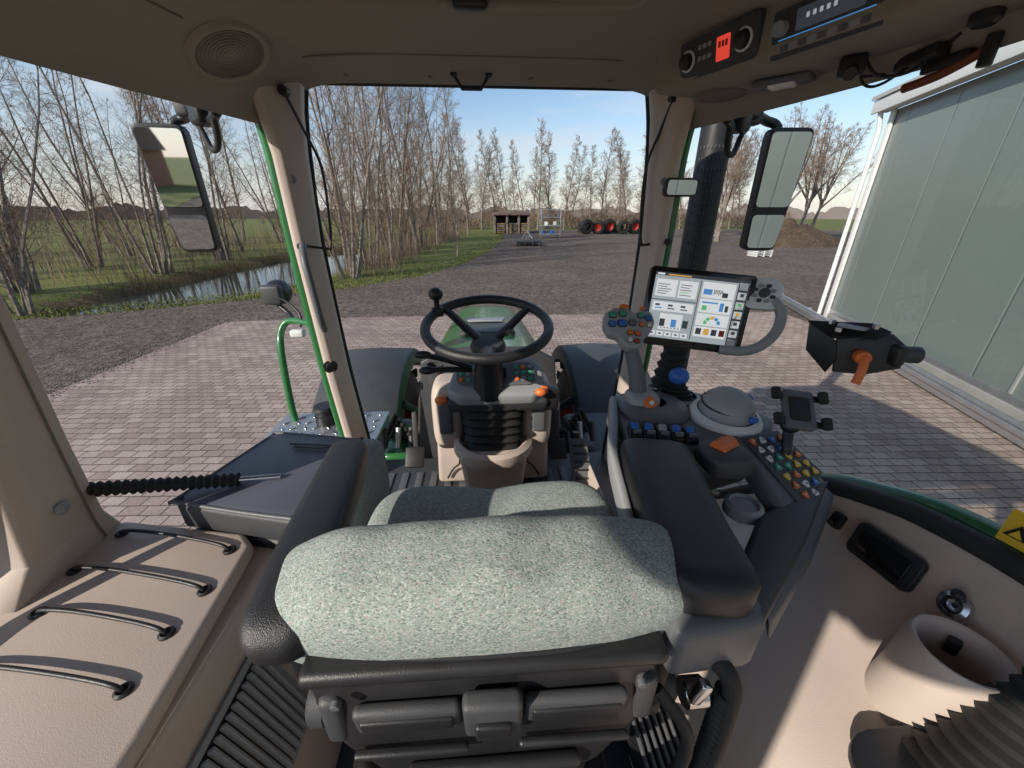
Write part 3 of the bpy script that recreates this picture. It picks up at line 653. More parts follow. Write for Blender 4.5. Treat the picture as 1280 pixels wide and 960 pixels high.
for sx,nm in((-1,'left'),(1,'right')):
    tyre('front_tyre_'+nm,(sx*.92,2.95,-1.93),(1,0,0),.80,.48,20,M['red'])
    rows=[]
    for k in range(24):
        a=math.radians(-20+165*k/23);r=.90
        e=[(.62,r-.12),(.625,r-.015),(.64,r),(.92,r+.012),(1.19,r),(1.21,r-.015),(1.215,r-.08)]
        rows.append([(sx*x,2.95-q*math.cos(a),-1.93+q*math.sin(a)) for x,q in e])
    grid('front_fender_'+nm,rows,M['dgrey'],50)
    tube('fender_stay_'+nm,[(sx*.62,2.5,-1.25),(sx*.5,2.6,-1.4),(sx*.4,2.8,-1.6)],.03,M['dgrey'])
    box('battery_box_'+nm,(sx*.72,1.95,-1.55),(.5,.55,.7),M['dgrey'],bev=.05)
    box('step_bracket_'+nm,(sx*.50,1.86,-1.24),(.16,.24,.14),M['green'] if sx<0 else M['dgrey'],bev=.03)
    for i in range(6):tube('hydraulic_hose_'+nm,[(sx*(.38+.03*i),1.72+.05*i,-1.05),(sx*(.46+.05*i),2.0,-1.2-.05*i),(sx*(.42+.02*i),2.4,-1.5)],.016,M['rubber'],n=8)
    for i in range(3):cyl('coupling_%d'%i,(sx*(.42+.07*i),1.76,-1.14),(sx*(.42+.07*i),1.82,-1.05),.016,M['steel'] if i==1 else M['dgrey'])
    tyre('rear_tyre_'+nm,(sx*1.30,-.25,-1.78),(1,0,0),.96,.62,22,M['red'])
    rows=[]
    for k in range(24):
        a=math.radians(0+170*k/23);r=1.08
        rows.append([(sx*x,-.25+q*math.cos(a),-1.78+q*math.sin(a)) for x,q in[(.95,r-.25),(.96,r-.02),(.98,r),(1.3,r+.01),(1.58,r),(1.62,r-.06)]])
    grid('rear_fender_'+nm,rows,M['green'],50)
cyl('rear_axle',(-1.3,-.25,-1.78),(1.3,-.25,-1.78),.2,M['dgrey']);box('transmission',(0,.6,-1.75),(.6,2.6,.8),M['dgrey'],bev=.05)
box('step_platform',(-.84,1.78,-1.03),(.56,.34,.03),M['steel'],bev=.006)
for i in range(9):
    for j in range(5):box('tread_stud',(-1.07+.058*i,1.66+.06*j,-1.012),(.034,.008,.008),M['chrome'],rot=(0,0,45 if (i+j)%2 else -45),bev=.002,seg=1)
lathe('reservoir_cap',(-.86,1.84,-1.015),(0,0,1),[(0,0),(.055,0),(.055,.05),(.048,.055),(.048,.08),(.055,.085),(.05,.10),(0,.10)],M['black'])
cyl('small_cap',(-1.04,1.70,-1.01),(-1.04,1.70,-.985),.03,M['steel'])
tube('grab_rail',[(-.80,1.86,-.515),(-.88,1.92,-.50),(-1.0,1.98,-.50),(-1.045,1.97,-.54),(-1.05,1.93,-.62),(-1.05,1.90,-.8),(-1.045,1.88,-1.0),(-1.0,1.84,-1.07),(-.9,1.76,-1.06)],.017,M['green'])
lathe('work_lamp',(-1.10,2.12,-.385),(-.25,1,-.05),[(0,-.045),(.045,-.04),(.062,-.01),(.066,.03),(.06,.045),(0,.04)],M['black'])
box('work_lamp_body',(-1.10,2.07,-.385),(.10,.05,.10),M['dgrey'],bev=.015)
tube('work_lamp_stem',[(-1.09,2.08,-.44),(-1.03,2.05,-.48),(-.98,1.98,-.50)],.012,M['black']);tube('lamp_cable',[(-1.07,2.06,-.40),(-1.0,2.0,-.41),(-.93,1.95,-.46),(-.93,1.93,-.52)],.006,M['black'])
box('indicator_lamp',(-.965,1.96,-.56),(.07,.04,.04),M['white'],bev=.012)
lathe('exhaust_stack',(1.17,2.2,-1.3),(0,0,1),[(.05,0),(.075,.02),(.075,2.0),(.06,2.05),(.055,2.3)],M['black'],24)
bm=bmesh.new()
for i in range(12):
    for j in range(26):
        a=math.radians(200+i*12);z=-.95+.05*j;o=V((1.17+.083*math.cos(a),2.2+.083*math.sin(a),z));t=V((-math.sin(a),math.cos(a),0))*.0045;n=V((math.cos(a),math.sin(a),0))*.001
        bm.faces.new([bm.verts.new(o+t*math.cos(q)+V((0,0,.009*math.sin(q)))+n) for q in[k*6.283/8 for k in range(8)]])
fin('exhaust_perforations',bm,M['dgrey'],False)
rows=[[(1.17+.08*math.cos(math.radians(a)),2.2+.08*math.sin(math.radians(a)),z) for a in range(190,351,10)] for z in(-1.0,.5)];grid('exhaust_guard',rows,M['black'],80)
grid('right_window_glass',[[(.83,y,z) for y,z in zip(SY[:9],SZ[:9])],[(.83,y,.27) for y in SY[:9]]],M['glass'],80)
prism('warning_label',[(.822,.42,-.425),(.822,.33,-.415),(.822,.33,-.475),(.822,.42,-.485)],(-.002,0,0),M['yellow'],0)
prism('label_triangle',[(.8185,.415,-.470),(.8185,.385,-.466),(.8185,.40,-.443)],(-.001,0,0),M['black'],0)
prism('label_triangle_in',[(.8170,.408,-.4665),(.8170,.392,-.4645),(.8170,.40,-.451)],(-.0005,0,0),M['yellow'],0)
for i in range(4):prism('label_line_%d'%i,[(.8185,.378,-.429-.010*i),(.8185,.34,-.425-.010*i),(.8185,.34,-.4285-.010*i),(.8185,.378,-.4325-.010*i)],(-.001,0,0),M['black'],0)
frame((.766,.50,-.612),(.0,-.97,.12),(-.94,0,.33));prism('storage_bin_lid',rpoly(.125,.07,.012),(0,0,.012),M['black'],.004);prism('storage_bin_recess',rpoly(.095,.046,.008,z=.013),(0,0,.003),M['gloss'],.001)
frame((.775,.612,-.63),(0,-1,.05),(-.94,0,.33));prism('rocker_base',rpoly(.026,.036,.006),(0,0,.012),M['black'],.002);prism('rocker_key',rpoly(.016,.024,.004,z=.012),(0,0,.006),M['gloss'],.002)
unframe()
n_=V((-.9,0,.4));o_=V((.764,.385,-.597))
lathe('power_socket',o_,n_,[(.021,0),(.021,.006),(.014,.008),(.012,.002),(0,-.002)],M['chrome'],28);lathe('power_socket_hole',o_+n_*.003,n_,[(.0125,.003),(.009,-.003),(0,-.004)],M['black'],20)
sell('socket_stud',(.757,.385,-.571),(.009,.009,.009),1,1,M['black'])
lathe('cup_holder',(.690,.315,-.80),(0,0,1),[(.085,0),(.072,.05),(.064,.12),(.061,.19),(.059,.203),(.055,.209),(.050,.207),(.046,.196),(.043,.08),(0,.078)],M['beige'],48)
for a in(40,160,280):box('cup_clip_%d'%a,(.690+.039*math.cos(math.radians(a)),.315+.039*math.sin(math.radians(a)),-.625),(.012,.016,.03),M['black'],rot=(0,0,a),bev=.003)
prism('lever_plate',[(p[0]+.60,p[1]+.205,-.735) for p in rpoly(.20,.16,.06)],(0,0,.022),M['black'],.006)
bellows('lever_gaiter',(.63,.21,-.715),(.72,.25,-.56),.068,.026,10,M['rubber'],.2);cyl('lever_stick',(.715,.248,-.57),(.775,.275,-.47),.010,M['black']);sell('lever_knob',(.78,.277,-.46),(.02,.02,.025),1,1,M['black'])
for i in range(12):box('floor_grate_bar',(.30+.016*i,.42,-1.03),(.007,.34,.012),M['mgrey'],bev=.002)
box('floor_grate_frame',(.39,.42,-1.06),(.22,.38,.03),M['black'],bev=.005)
group('door_strut');bellows('rubber_gaiter',(-.86,.66,-.50),(-.56,.73,-.54),.016,.016,22,M['rubber'],.35,14)
cyl('strut_rod',(-.56,.73,-.54),(-.48,.75,-.55),.006,M['chrome'])
group('storage_box')
cs=[(-.93,-1.1),(-.93,-.66),(-.87,-.645),(-.455,-.645),(-.44,-.70),(-.36,-.93),(-.35,-1.1)]
prism('console_body',[(x,-.25,z) for x,z in cs],(0,.93,0),M['beige'],.014)
prism('lid',[(-.835,.665,-.64),(-.80,.70,-.64),(-.52,.645,-.64),(-.485,.61,-.64),(-.455,.30,-.64),(-.445,-.2,-.64),(-.90,-.2,-.64),(-.90,.50,-.64)],(0,0,.03),M['beige'],.013)
for a,b in(((-.77,.655),(-.52,.595)),((-.78,.565),(-.51,.505)),((-.76,.48),(-.52,.43)),((-.79,.395),(-.52,.35))):
    A=V((*a,-.605));B=V((*b,-.605));P=[A+V((0,0,-.01)),A+(B-A)*.05+V((0,0,.006)),A+(B-A)*.3+V((.0,.004,.009)),A+(B-A)*.7+V((0,.003,.009)),A+(B-A)*.95+V((0,0,.006)),B+V((0,0,-.01))]
    tube('elastic_cord',P,.0036,M['black'],n=8)
    for q in(A,B):lathe('cord_grommet',q+V((0,0,-.006)),(0,0,1),[(.0115,0),(.0115,.004),(.008,.006),(.005,.003),(0,.002)],M['black'],20)
frame((-.400,.30,-.80),(0,1,0),(.94,0,.33))
prism('vent_frame',rpoly(.34,.20,.012),(0,0,.006),M['lgrey'],.002)
prism('vent_back',rpoly(.32,.18,.01,z=.0062),(0,0,.001),M['black'],0)
for i in range(22):box('vent_slat_%d'%i,(-.150+.0143*i,0,.011),(.0065,.175,.010),M['lgrey'],rot=(0,25,0),bev=.001,seg=1)
unframe()
group('folding_table')
T=[(-.60,.955,-.575),(-.585,.965,-.575),(-.36,.915,-.575),(-.345,.90,-.575),(-.375,.625,-.575),(-.40,.61,-.575),(-.66,.675,-.575),(-.675,.70,-.575)]
prism('tray_body',[(x,y,-.62) for x,y,z in T],(0,0,.062),M['dgrey'],.014)
c=V((-.505,.79));prism('tray_top',[((x-c.x)*.93+c.x,(y-c.y)*.93+c.y,-.557) for x,y,z in T],(0,0,.002),M['tray'],.001)
tube('tray_rim',[((x-c.x)*.95+c.x,(y-c.y)*.95+c.y,-.557) for x,y,z in T+[T[0]]],.0045,M['mgrey'],n=8,k=4)
tube('pen_clip',[(-.52,.885,-.549),(-.42,.873,-.549),(-.42,.862,-.549),(-.50,.871,-.549),(-.50,.877,-.549)],.0025,M['black'],n=6,k=3)
prism('seat_underbody',[(-.66,.67,-.95),(-.60,.93,-.95),(-.38,.89,-.95),(-.42,.62,-.95)],(0,0,.325),M['black'],.02)
sell('folded_cushion',(-.35,.86,-.70),(.045,.14,.12),.5,.5,M['fabric'])
# ---------------- driver seat
group('driver_seat')
def backf(p):
    x=p.x/.33;z=p.z/.12
    p.y+=.02*x*x;p.z-=.026*x*x
    p.x*=1-.13*max(0,z)**1.5-.10*max(0,-z)
    p.z+=.0025*math.sin(x*9+1)+.002*math.sin(x*17);return p
sell('backrest_cushion',(-.014,.380,-.497),(.330,.080,.118),.68,.60,M['fabric'],backf,88,40,rx=14)
tube('backrest_piping',[(-.22,.322,-.510),(-.1,.303,-.503),(0,.30,-.502),(.1,.303,-.503),(.205,.322,-.510)],.005,M['black'])
def cushf(p):
    x=p.x/.26
    if p.z>0:p.z+=.026*abs(x)**2-.012*math.exp(-(x*5)**2)+.006*math.cos(p.y*14)
    return p
sell('seat_cushion',(0,.55,-.645),(.258,.205,.065),.45,.42,M['fabric'],cushf,72,30,rx=3)
tube('cushion_seam',[(-.2,.66,-.572),(-.1,.675,-.588),(0,.68,-.594),(.1,.675,-.588),(.2,.66,-.572)],.0025,M['mgrey'])
prism('backrest_shell',[(-.235,.30,-.515),(.215,.30,-.515),(.222,.297,-.58),(.20,.287,-.66),(.14,.275,-.74),(-.15,.275,-.74),(-.215,.287,-.66),(-.24,.297,-.58)],(0,.07,0),M['black'],.02)
box('shell_top_lip',(-.010,.308,-.516),(.46,.045,.024),M['black'],bev=.011)
for sx in(-1,1):
    box('shell_recess',(-.006+sx*.108,.286,-.590),(.135,.018,.055),M['dgrey'],rot=(8,0,0),bev=.008)
    box('shell_recess_inner',(-.006+sx*.108,.277,-.591),(.115,.008,.030),M['black'],rot=(8,0,0),bev=.004)
    box('shell_rib',(-.006+sx*.108,.274,-.650),(.15,.012,.012),M['black'],rot=(8,0,0),bev=.005)
    box('shell_bracket',(-.006+sx*.205,.30,-.60),(.03,.03,.09),M['dgrey'],bev=.010)
    cyl('shell_screw',(-.006+sx*.19,.284,-.545),(-.006+sx*.19,.276,-.546),.006,M['mgrey'],n=12)
box('latch_plate',(-.006,.280,-.585),(.075,.025,.085),M['dgrey'],rot=(8,0,0),bev=.008)
box('latch_button',(-.006,.267,-.600),(.045,.010,.04),M['black'],rot=(8,0,0),bev=.004)
box('latch_key',(-.006,.273,-.555),(.03,.010,.014),M['gloss'],rot=(8,0,0),bev=.003)
box('shell_lower_ridge',(-.006,.272,-.70),(.24,.02,.03),M['black'],rot=(8,0,0),bev=.009)
box('seat_pan',(0,.54,-.735),(.46,.38,.07),M['black'],bev=.02);bellows('suspension_gaiter',(0,.52,-1.09),(0,.52,-.77),.20,.19,6,M['rubber'],.14,sq=.95);box('seat_base',(0,.5,-1.09),(.46,.5,.06),M['black'],bev=.01)
for sx in(-1,1):
    box('side_bracket',(sx*.245,.38,-.62),(.03,.10,.24),M['black'],bev=.01);cyl('recliner_knob',(sx*.25,.36,-.68),(sx*.28,.36,-.68),.035,M['dgrey'])
pad('left_armrest',[(-.270,.345,-.480),(-.274,.42,-.470),(-.282,.55,-.465),(-.300,.70,-.468)],[.090,.09,.085,.075],[.07,.072,.07,.06],M['leather'],.5)
tube('left_armrest_seam',[(-.305,.36,-.455),(-.310,.45,-.445),(-.317,.55,-.443),(-.330,.70,-.45)],.0016,M['mgrey'],n=6)
box('left_armrest_bracket',(-.272,.37,-.56),(.03,.05,.12),M['black'],bev=.01)
tube('lumbar_hose',[(.22,.30,-.60),(.26,.27,-.66),(.25,.27,-.77),(.19,.30,-.87),(.1,.3,-.92)],.009,M['rubber'])
bellows('wiring_loom_sleeve',(.315,.29,-.60),(.30,.27,-.80),.016,.016,18,M['rubber'],.2,14)
tube('wiring_loom',[(.30,.31,-.56),(.318,.285,-.60),(.30,.27,-.80),(.26,.30,-.92),(.2,.33,-1.0)],.013,M['rubber'])
tube('wiring_loom_b',[(-.2,.30,-.72),(-.1,.25,-.86),(.02,.24,-.9),(.15,.27,-.95)],.012,M['rubber'])
cyl('belt_reel',(.262,.305,-.625),(.296,.305,-.625),.02,M['chrome']);box('belt_buckle',(.275,.29,-.595),(.016,.016,.04),M['chrome'],rot=(0,20,0))
group('steering_wheel')
wc=V((0,1.17,-.32));th=math.radians(13);wn=V((0,-math.sin(th),math.cos(th)));wu=V((0,math.cos(th),math.sin(th)))
ring_('rim',wc,wn,.191,.0155,M['leather'],72,14)
hub=wc-wn*.065
def on(a,r,h=0):return wc+V((1,0,0))*r*math.cos(a)+wu*r*math.sin(a)+wn*h
for i,a in enumerate((140,40,270)):
    a=math.radians(a);P=[on(a,.187),on(a,.15,-.012),on(a,.09,-.04),on(a,.03,-.062)]
    sweep('spoke_%d'%i,spline(P,5),lambda i,t:[(x*(1+.5*t),y*.5) for x,y in circ(.016,12)],M['black'])
lathe('hub',hub-wn*.02,wn,[(0,0),(.055,0),(.058,.012),(.05,.03),(.02,.034),(0,.034)],M['dgrey'])
lathe('column_neck',hub-wn*.02,V((0,.15,-1)),[(.05,0),(.045,.05),(.05,.10),(.06,.17)],M['black'])
kp=on(math.radians(150),.187,.015);cyl('spinner_stem',kp-wn*.01,kp+wn*.035,.009,M['black']);sell('spinner_knob',kp+wn*.05,(.023,.023,.021),1,1,M['black'])
box('spinner_clamp',kp-wn*.012,(.04,.03,.03),M['black'],bev=.008)
group('steering_column')
prism('instrument_pod',[(-.145,1.185,-.545),(-.12,1.275,-.495),(-.08,1.315,-.48),(.16,1.315,-.48),(.19,1.275,-.495),(.195,1.185,-.545),(.15,1.16,-.56),(-.10,1.16,-.56)],(0,.012,-.045),M['lgrey'],.012)
prism('instrument_pod_rim',[(-.15,1.17,-.59),(-.13,1.30,-.525),(.18,1.30,-.525),(.205,1.17,-.59)],(0,.02,-.05),M['dgrey'],.014)
frame((.025,1.235,-.512),(1,0,0),(0,-.49,.87))
prism('display_panel',rpoly(.27,.10,.03,z=.001),(0,0,.003),M['mgrey'],.001)
for i in range(9):
    for sx,ox in((1,.095),(-1,-.095)):
        x=ox+sx*.024*((i%3)-1);y=.026-.026*(i//3);lathe('pod_button',(x,y,.004),(0,0,1),[(.0085,0),(.0085,.003),(.006,.004),(0,.004)],[M['gbtn'],M['gbtn'],M['lgrey'],M['gbtn'],M['orange']][(i*3+(sx>0))%5],12)
prism('pod_screen',rpoly(.07,.055,.008,z=.004),(0,0,.002),M['gloss'],.001)
unframe()
bellows('column_gaiter',(.01,1.27,-.60),(.01,1.25,-.79),.118,.105,6,M['rubber'],.13,sq=.8)
prism('pedestal',[(-.215,1.36,-.72),(-.235,1.40,-1.1),(.255,1.40,-1.1),(.235,1.36,-.72),(.15,1.36,-.70),(-.13,1.36,-.70)],(0,.16,0),M['beige'],.02)
prism('pedestal_front',[(-.115,1.14,-.785),(-.085,1.19,-1.1),(.105,1.19,-1.1),(.135,1.14,-.785)],(0,.24,0),M['beige'],.025)
lathe('gaiter_collar',(.01,1.25,-.83),(0,0,1),[(.14,0),(.15,.02),(.148,.05),(.13,.06),(.12,.055)],M['beige'],32)
for sx in(-1,1):
    sell('pedestal_shoulder',(.01+sx*.165,1.33,-.70),(.062,.09,.14),.5,.6,M['beige'])
    box('shoulder_inset',(.01+sx*.17,1.235,-.68),(.05,.02,.13),M['mgrey'],bev=.01)
    tube('pedestal_seam',[(.01+sx*.125,1.20,-.84),(.01+sx*.14,1.30,-.93),(.01+sx*.17,1.37,-1.0),(.01+sx*.2,1.385,-1.06)],.004,M['black'])
for nm,P in(('indicator_stalk',[(-.06,1.20,-.47),(-.14,1.17,-.43),(-.205,1.15,-.405)]),('shuttle_lever',[(-.06,1.20,-.48),(-.13,1.16,-.46),(-.19,1.13,-.45)])):
    tube(nm,P,.009,M['black']);sell(nm+'_grip',P[-1],(.028,.014,.013),1,1,M['black'])
sell('orange_knob_left',(-.165,1.19,-.585),(.022,.017,.017),1,1,M['orange']);tube('orange_knob_stem',[(-.10,1.21,-.57),(-.16,1.19,-.585)],.007,M['black'])
sell('orange_knob_right',(.175,1.17,-.555),(.02,.016,.015),1,1,M['orange']);tube('orange_knob_right_stem',[(.10,1.2,-.57),(.17,1.17,-.555)],.007,M['black'])
box('ignition_switch',(.215,1.22,-.60),(.06,.06,.08),M['black'],bev=.012);box('ignition_key',(.19,1.19,-.555),(.022,.008,.03),M['orange'],bev=.003)
lathe('cup_on_column',(-.21,1.42,-.62),(0,0,1),[(0,0),(.03,0),(.035,.08),(.03,.08),(.028,.01)],M['dgrey'])
group('accelerator_pedal')
prism('pedal_plate',[(.345,1.42,-.93),(.425,1.42,-.93),(.435,1.30,-1.06),(.345,1.30,-1.06)],(0,.02,.015),M['mgrey'],.008)
for i in range(5):box('pedal_rib',(.388,1.405-.024*i,-.93-.026*i),(.06,.006,.008),M['black'],rot=(-45,0,0),bev=.002)
box('pedal_arm',(.385,1.45,-1.0),(.03,.04,.2),M['black'],rot=(-15,0,0))
group('brake_pedal')
for x in(.14,.24):
    box('pad',(x+.06,1.43,-.96),(.07,.02,.09),M['black'],rot=(-40,0,0),bev=.006);box('arm',(x+.06,1.48,-.9),(.02,.02,.2),M['dgrey'],rot=(-15,0,0))
group('clutch_pedal');box('pad',(-.33,1.42,-.97),(.08,.02,.09),M['black'],rot=(-40,0,0),bev=.006);box('arm',(-.33,1.48,-.9),(.02,.02,.22),M['dgrey'],rot=(-15,0,0))
group('armrest_console')
pad('armrest_pad',[(.292,.345,-.462),(.305,.45,-.462),(.325,.57,-.460),(.342,.655,-.462)],[.118,.125,.135,.14],[.072,.07,.065,.055],M['leather'],.42,endr=.28)
tube('armrest_seam',[(.243,.36,-.437),(.252,.45,-.438),(.268,.57,-.438),(.285,.655,-.44)],.0015,M['mgrey'],n=6)
prism('armrest_housing',[(.225,.305,-.56),(.365,.315,-.56),(.40,.50,-.56),(.43,.74,-.56),(.28,.76,-.56),(.245,.5,-.56)],(0,0,.075),M['mgrey'],.022)
prism('armrest_end_cap',[(.225,.298,-.585),(.36,.305,-.585),(.375,.40,-.585),(.24,.40,-.585)],(0,0,.10),M['mgrey'],.02)
pad('housing_side_trim',[(.225,.42,-.505),(.245,.55,-.50),(.265,.68,-.49),(.30,.80,-.47),(.33,.90,-.465)],[.018,.02,.022,.02],[.05,.05,.05,.04],M['lgrey'],.6)
prism('console_deck',[(.315,.90,-.535),(.36,.955,-.535),(.46,.985,-.535),(.58,.955,-.535),(.68,.85,-.535),(.70,.78,-.535),(.66,.735,-.535),(.55,.69,-.535),(.44,.66,-.535),(.30,.68,-.535)],(0,0,.075),M['mgrey'],.016)
prism('console_deck_lower',[(.33,.90,-.62),(.46,.95,-.62),(.64,.86,-.62),(.64,.74,-.62),(.45,.68,-.62),(.31,.70,-.62)],(0,0,.088),M['dgrey'],.02)
prism('button_panel',[(.545,.70,-.452),(.672,.745,-.462),(.730,.625,-.535),(.575,.515,-.555)],(-.01,0,-.045),M['mgrey'],.012)
prism('button_panel_wing',[(.742,.64,-.565),(.585,.50,-.585),(.41,.36,-.575),(.37,.33,-.575),(.37,.40,-.575),(.52,.55,-.575)],(0,0,.04),M['dgrey'],.012)
prism('button_panel_side',[(.732,.66,-.545),(.745,.62,-.56),(.60,.495,-.585),(.42,.36,-.58),(.42,.375,-.56),(.58,.515,-.56)],(.004,-.004,-.035),M['mgrey'],.006)
prism('console_support',[(.36,.5,-1.0),(.46,.5,-1.0),(.5,.72,-1.0),(.38,.72,-1.0)],(0,0,.42),M['black'],.02)
o=V((.545,.70,-.449));ux=V((.672,.745,-.459))-o;vy=V((.575,.515,-.552))-o
frame(o,ux,(ux.cross(vy))*-1 if (ux.cross(vy)).z<0 else ux.cross(vy))
prism('button_mat',[(.008,-.012,0),(.128,-.012,0),(.160,-.125,0),(.03,-.185,0)],(0,0,.002),M['dgrey'],.0008)
cols=['orange','white','blue','orange','white','white','blue','gbtn','white','gbtn','yellow','orange','gbtn','gbtn','yellow','yellow','yellow','orange','yellow','yellow']
k=0
for j in range(7):
    for i in range(4):
        x=.026+.030*i+.0055*j;y=-.026-.022*j-.002*i
        if y<-.05-.155+.35*(x-.03)*-1 or y< -.185+ (x-.03)*.40:continue
        up=1 if (i+j)%2 else -1;r=.0092
        P=[(x+r*math.cos(math.radians(a)),y+up*r*math.sin(math.radians(a)),.002) for a in(75,105,195,225,315,345)]
        prism('key_button',P,(0,0,.004),M[cols[k%20]],.0012,2)
        prism('key_icon',rpoly(.005,.003,.001,2,z=.0061,cx=x,cy=y),(0,0,.0003),M['white'] if cols[k%20]!='white' else M['dgrey'],0);k+=1
unframe()
for i in range(5):
    x=.325+.029*i;y=.727-.006*i
    box('rocker_frame',(x,y,-.452),(.027,.045,.02),M['black'],rot=(12,0,-12),bev=.003);box('rocker_cap',(x,y+.004,-.438),(.016,.018,.010),M['blue'] if i!=2 else M['lgrey'],rot=(20,0,-12),bev=.003);box('rocker_lip',(x,y-.014,-.441),(.018,.009,.009),M['mgrey'],rot=(0,0,-12),bev=.002)
lathe('dome_ring',(.572,.79,-.462),(0,-.1,1),[(.082,0),(.082,.010),(.076,.020),(.066,.024)],M['white'],40)
lathe('dome_cap',(.572,.79,-.442),(0,-.1,1),[(.062,0),(.060,.018),(.052,.038),(.036,.052),(.018,.059),(0,.060)],M['lgrey'],40)
lathe('dome_cap_slit',(.572,.79,-.418),(0,-.1,1),[(.0585,-.003),(.0600,0),(.058,.003)],M['black'],40)
sell('blue_switch',(.635,.815,-.425),(.018,.014,.018),1,1,M['blue'])
box('blue_switch_b',(.60,.73,-.432),(.022,.014,.014),M['blue'],bev=.005)
sell('roller_housing',(.475,.625,-.458),(.048,.045,.026),.5,.6,M['dgrey']);
d_=V((.8,.45,0)).normalized()
cyl('orange_roller',V((.475,.635,-.437))-d_*.026,V((.475,.635,-.437))+d_*.026,.018,M['orange']);
for i in range(12):
    a=math.radians(30*i);n0=V((-.45,.8,0)).normalized();q=V((.475,.635,-.437))+(n0*math.cos(a)+V((0,0,1))*math.sin(a))*.0182;cyl('roller_rib',q-d_*.022,q+d_*.022,.0016,M['orange'],n=6)
lathe('trackwheel',(.505,.575,-.545),(0,0,1),[(.036,-.01),(.036,.010),(.028,.014),(.026,.008),(0,.010)],M['lgrey'],28)
lathe('joystick_socket',(.415,.845,-.465),(0,0,1),[(.088,0),(.088,.014),(.078,.024),(.05,.03),(.03,.03)],M['mgrey'],40)
bellows('mini_lever_gaiter',(.515,.915,-.462),(.515,.925,-.425),.045,.02,4,M['rubber'],.2);sell('mini_lever_ball',(.515,.93,-.405),(.027,.027,.024),1,1,M['blue']);lathe('mini_lever_base',(.515,.912,-.463),(0,0,1),[(.055,0),(.055,.008),(.045,.012)],M['lgrey'])
group('joystick')
P=spline([(.385,.868,-.455),(.380,.872,-.41),(.372,.885,-.36),(.360,.90,-.315)],5)
sweep('grip_neck',P,lambda i,t:[(x*(1.2-.35*t),y*(1.2-.35*t)) for x,y in circ(.020,20)],M['mgrey'])
sell('palm_rest',(.39,.862,-.44),(.042,.045,.028),.7,.8,M['lgrey']);lathe('trigger_button',(.395,.828,-.435),(.1,-.8,.6),[(.018,0),(.018,.01),(.012,.014),(0,.014)],M['orange'],20);lathe('trigger_cross',(.395,.827,-.433),(.1,-.8,.6),[(.006,.012),(.006,.016),(0,.016)],M['white'],12)
frame((.347,.895,-.262),(1,-.10,-.02),(-.18,-.72,.68))
S=1.12
hd=[(-.055,.010),(-.052,.040),(-.030,.055),(.005,.052),(.012,.040),(.030,.050),(.052,.046),(.058,.020),(.048,-.004),(.034,-.012),(.028,-.035),(.016,-.044),(-.006,-.044),(-.016,-.035),(-.024,-.018),(-.045,-.012)]
prism('grip_head',[(x*S,y*S,-.03) for x,y in hd],(0,0,.034),M['lgrey'],.008)
prism('grip_face',[(x*.9*S,y*.9*S,.004) for x,y in hd],(0,0,.003),M['lgrey'],.001)
for x,y,c,s in[(-.036,.032,'gbtn',.010),(-.014,.036,'gbtn',.010),(-.038,.010,'blue',.010),(-.016,.012,'blue',.012),(.006,.014,'mgrey',.010),(.026,.032,'gbtn',.009),(.042,.026,'blue',.009),(.026,.010,'orange',.007),(.042,.008,'white',.006),(0,-.010,'orange',.008),(.016,-.012,'orange',.008),(-.002,-.028,'white',.007),(.013,-.030,'red',.007)]:
    prism('thumb_button_rim',rpoly(s*2.0,s*1.8,s*.7,z=.007,cx=x*S,cy=y*S),(0,0,.001),M['dgrey'],0)
    prism('thumb_button',rpoly(s*1.6,s*1.4,s*.6,z=.0085,cx=x*S,cy=y*S),(0,0,.004),M[c],.0015,2)
prism('orange_top_key',rpoly(.022,.008,.003,z=.004,cx=-.012,cy=.060),(0,0,.008),M['orange'],.002);prism('red_top_key',rpoly(.012,.007,.003,z=.004,cx=.033,cy=.056),(0,0,.008),M['orange'],.002)
unframe()
group('touchscreen_terminal')
tl=V((.438,1.02,-.125));tr=V((.697,.965,-.148));bl=V((.408,.985,-.325))
W_=(tr-tl).length;Hh=(tl-bl).length
ctr=(tr+bl)/2;xd=(tr-tl).normalized();nn=xd.cross((tl-bl)).normalized()
if nn.y>0:nn=-nn
frame(ctr,xd,nn)
prism('bezel',rpoly(W_,Hh,.010,z=-.022),(0,0,.022),M['gloss'],.003)
prism('rear_housing',rpoly(W_*.86,Hh*.8,.02,z=-.05),(0,0,.0278),M['dgrey'],.006)
def quads(name,L,z):
    by={}
    for q in L:by.setdefault(q[4],[]).append(q)
    for m,Q in by.items():
        bm=bmesh.new()
        for (x0,y0,x1,y1,_) in Q:bm.faces.new([bm.verts.new(p) for p in((x0,y0,z),(x1,y0,z),(x1,y1,z),(x0,y1,z))])
        fin('%s_%s'%(name,m),bm,M[m],False)
sw=W_/2-.014;sh=Hh/2-.013
quads('screen_background',[(-sw,-sh+.008,sw,sh,'scr')],.0008)
L=[(-sw,sh-.009,sw,sh,'scrd'),(sw-.028,-sh+.008,sw,sh-.010,'scrd'),(-.003,-sh+.012,-.001,sh-.012,'scrd'),(-sw,.018,-.004,.020,'scrd')]
L+=[(-sw+.006,.028,-.060,sh-.018,'scrw'),(-.055,.028,-.008,sh-.018,'scrw'),(-sw+.006,-.010,-.008,.014,'scrw'),(-sw+.03,-.058,-.03,-.016,'scrw'),(.004,.036,.086,sh-.014,'scrw'),(.004,-.002,.086,.033,'scrw'),(.004,-.036,.086,-.005,'scrw'),(.004,-.066,.086,-.039,'scrw')]
for i in range(7):L.append((sw-.025,sh-.026-.0245*i,sw-.004,sh-.013-.0245*i+.006,'scrw' if i in(1,2,3,4,5) else 'scr'))
for i in range(5):L.append((-sw+.008+.021*i,-sh+.014,-sw+.025+.021*i,-sh+.026,'scrw'))
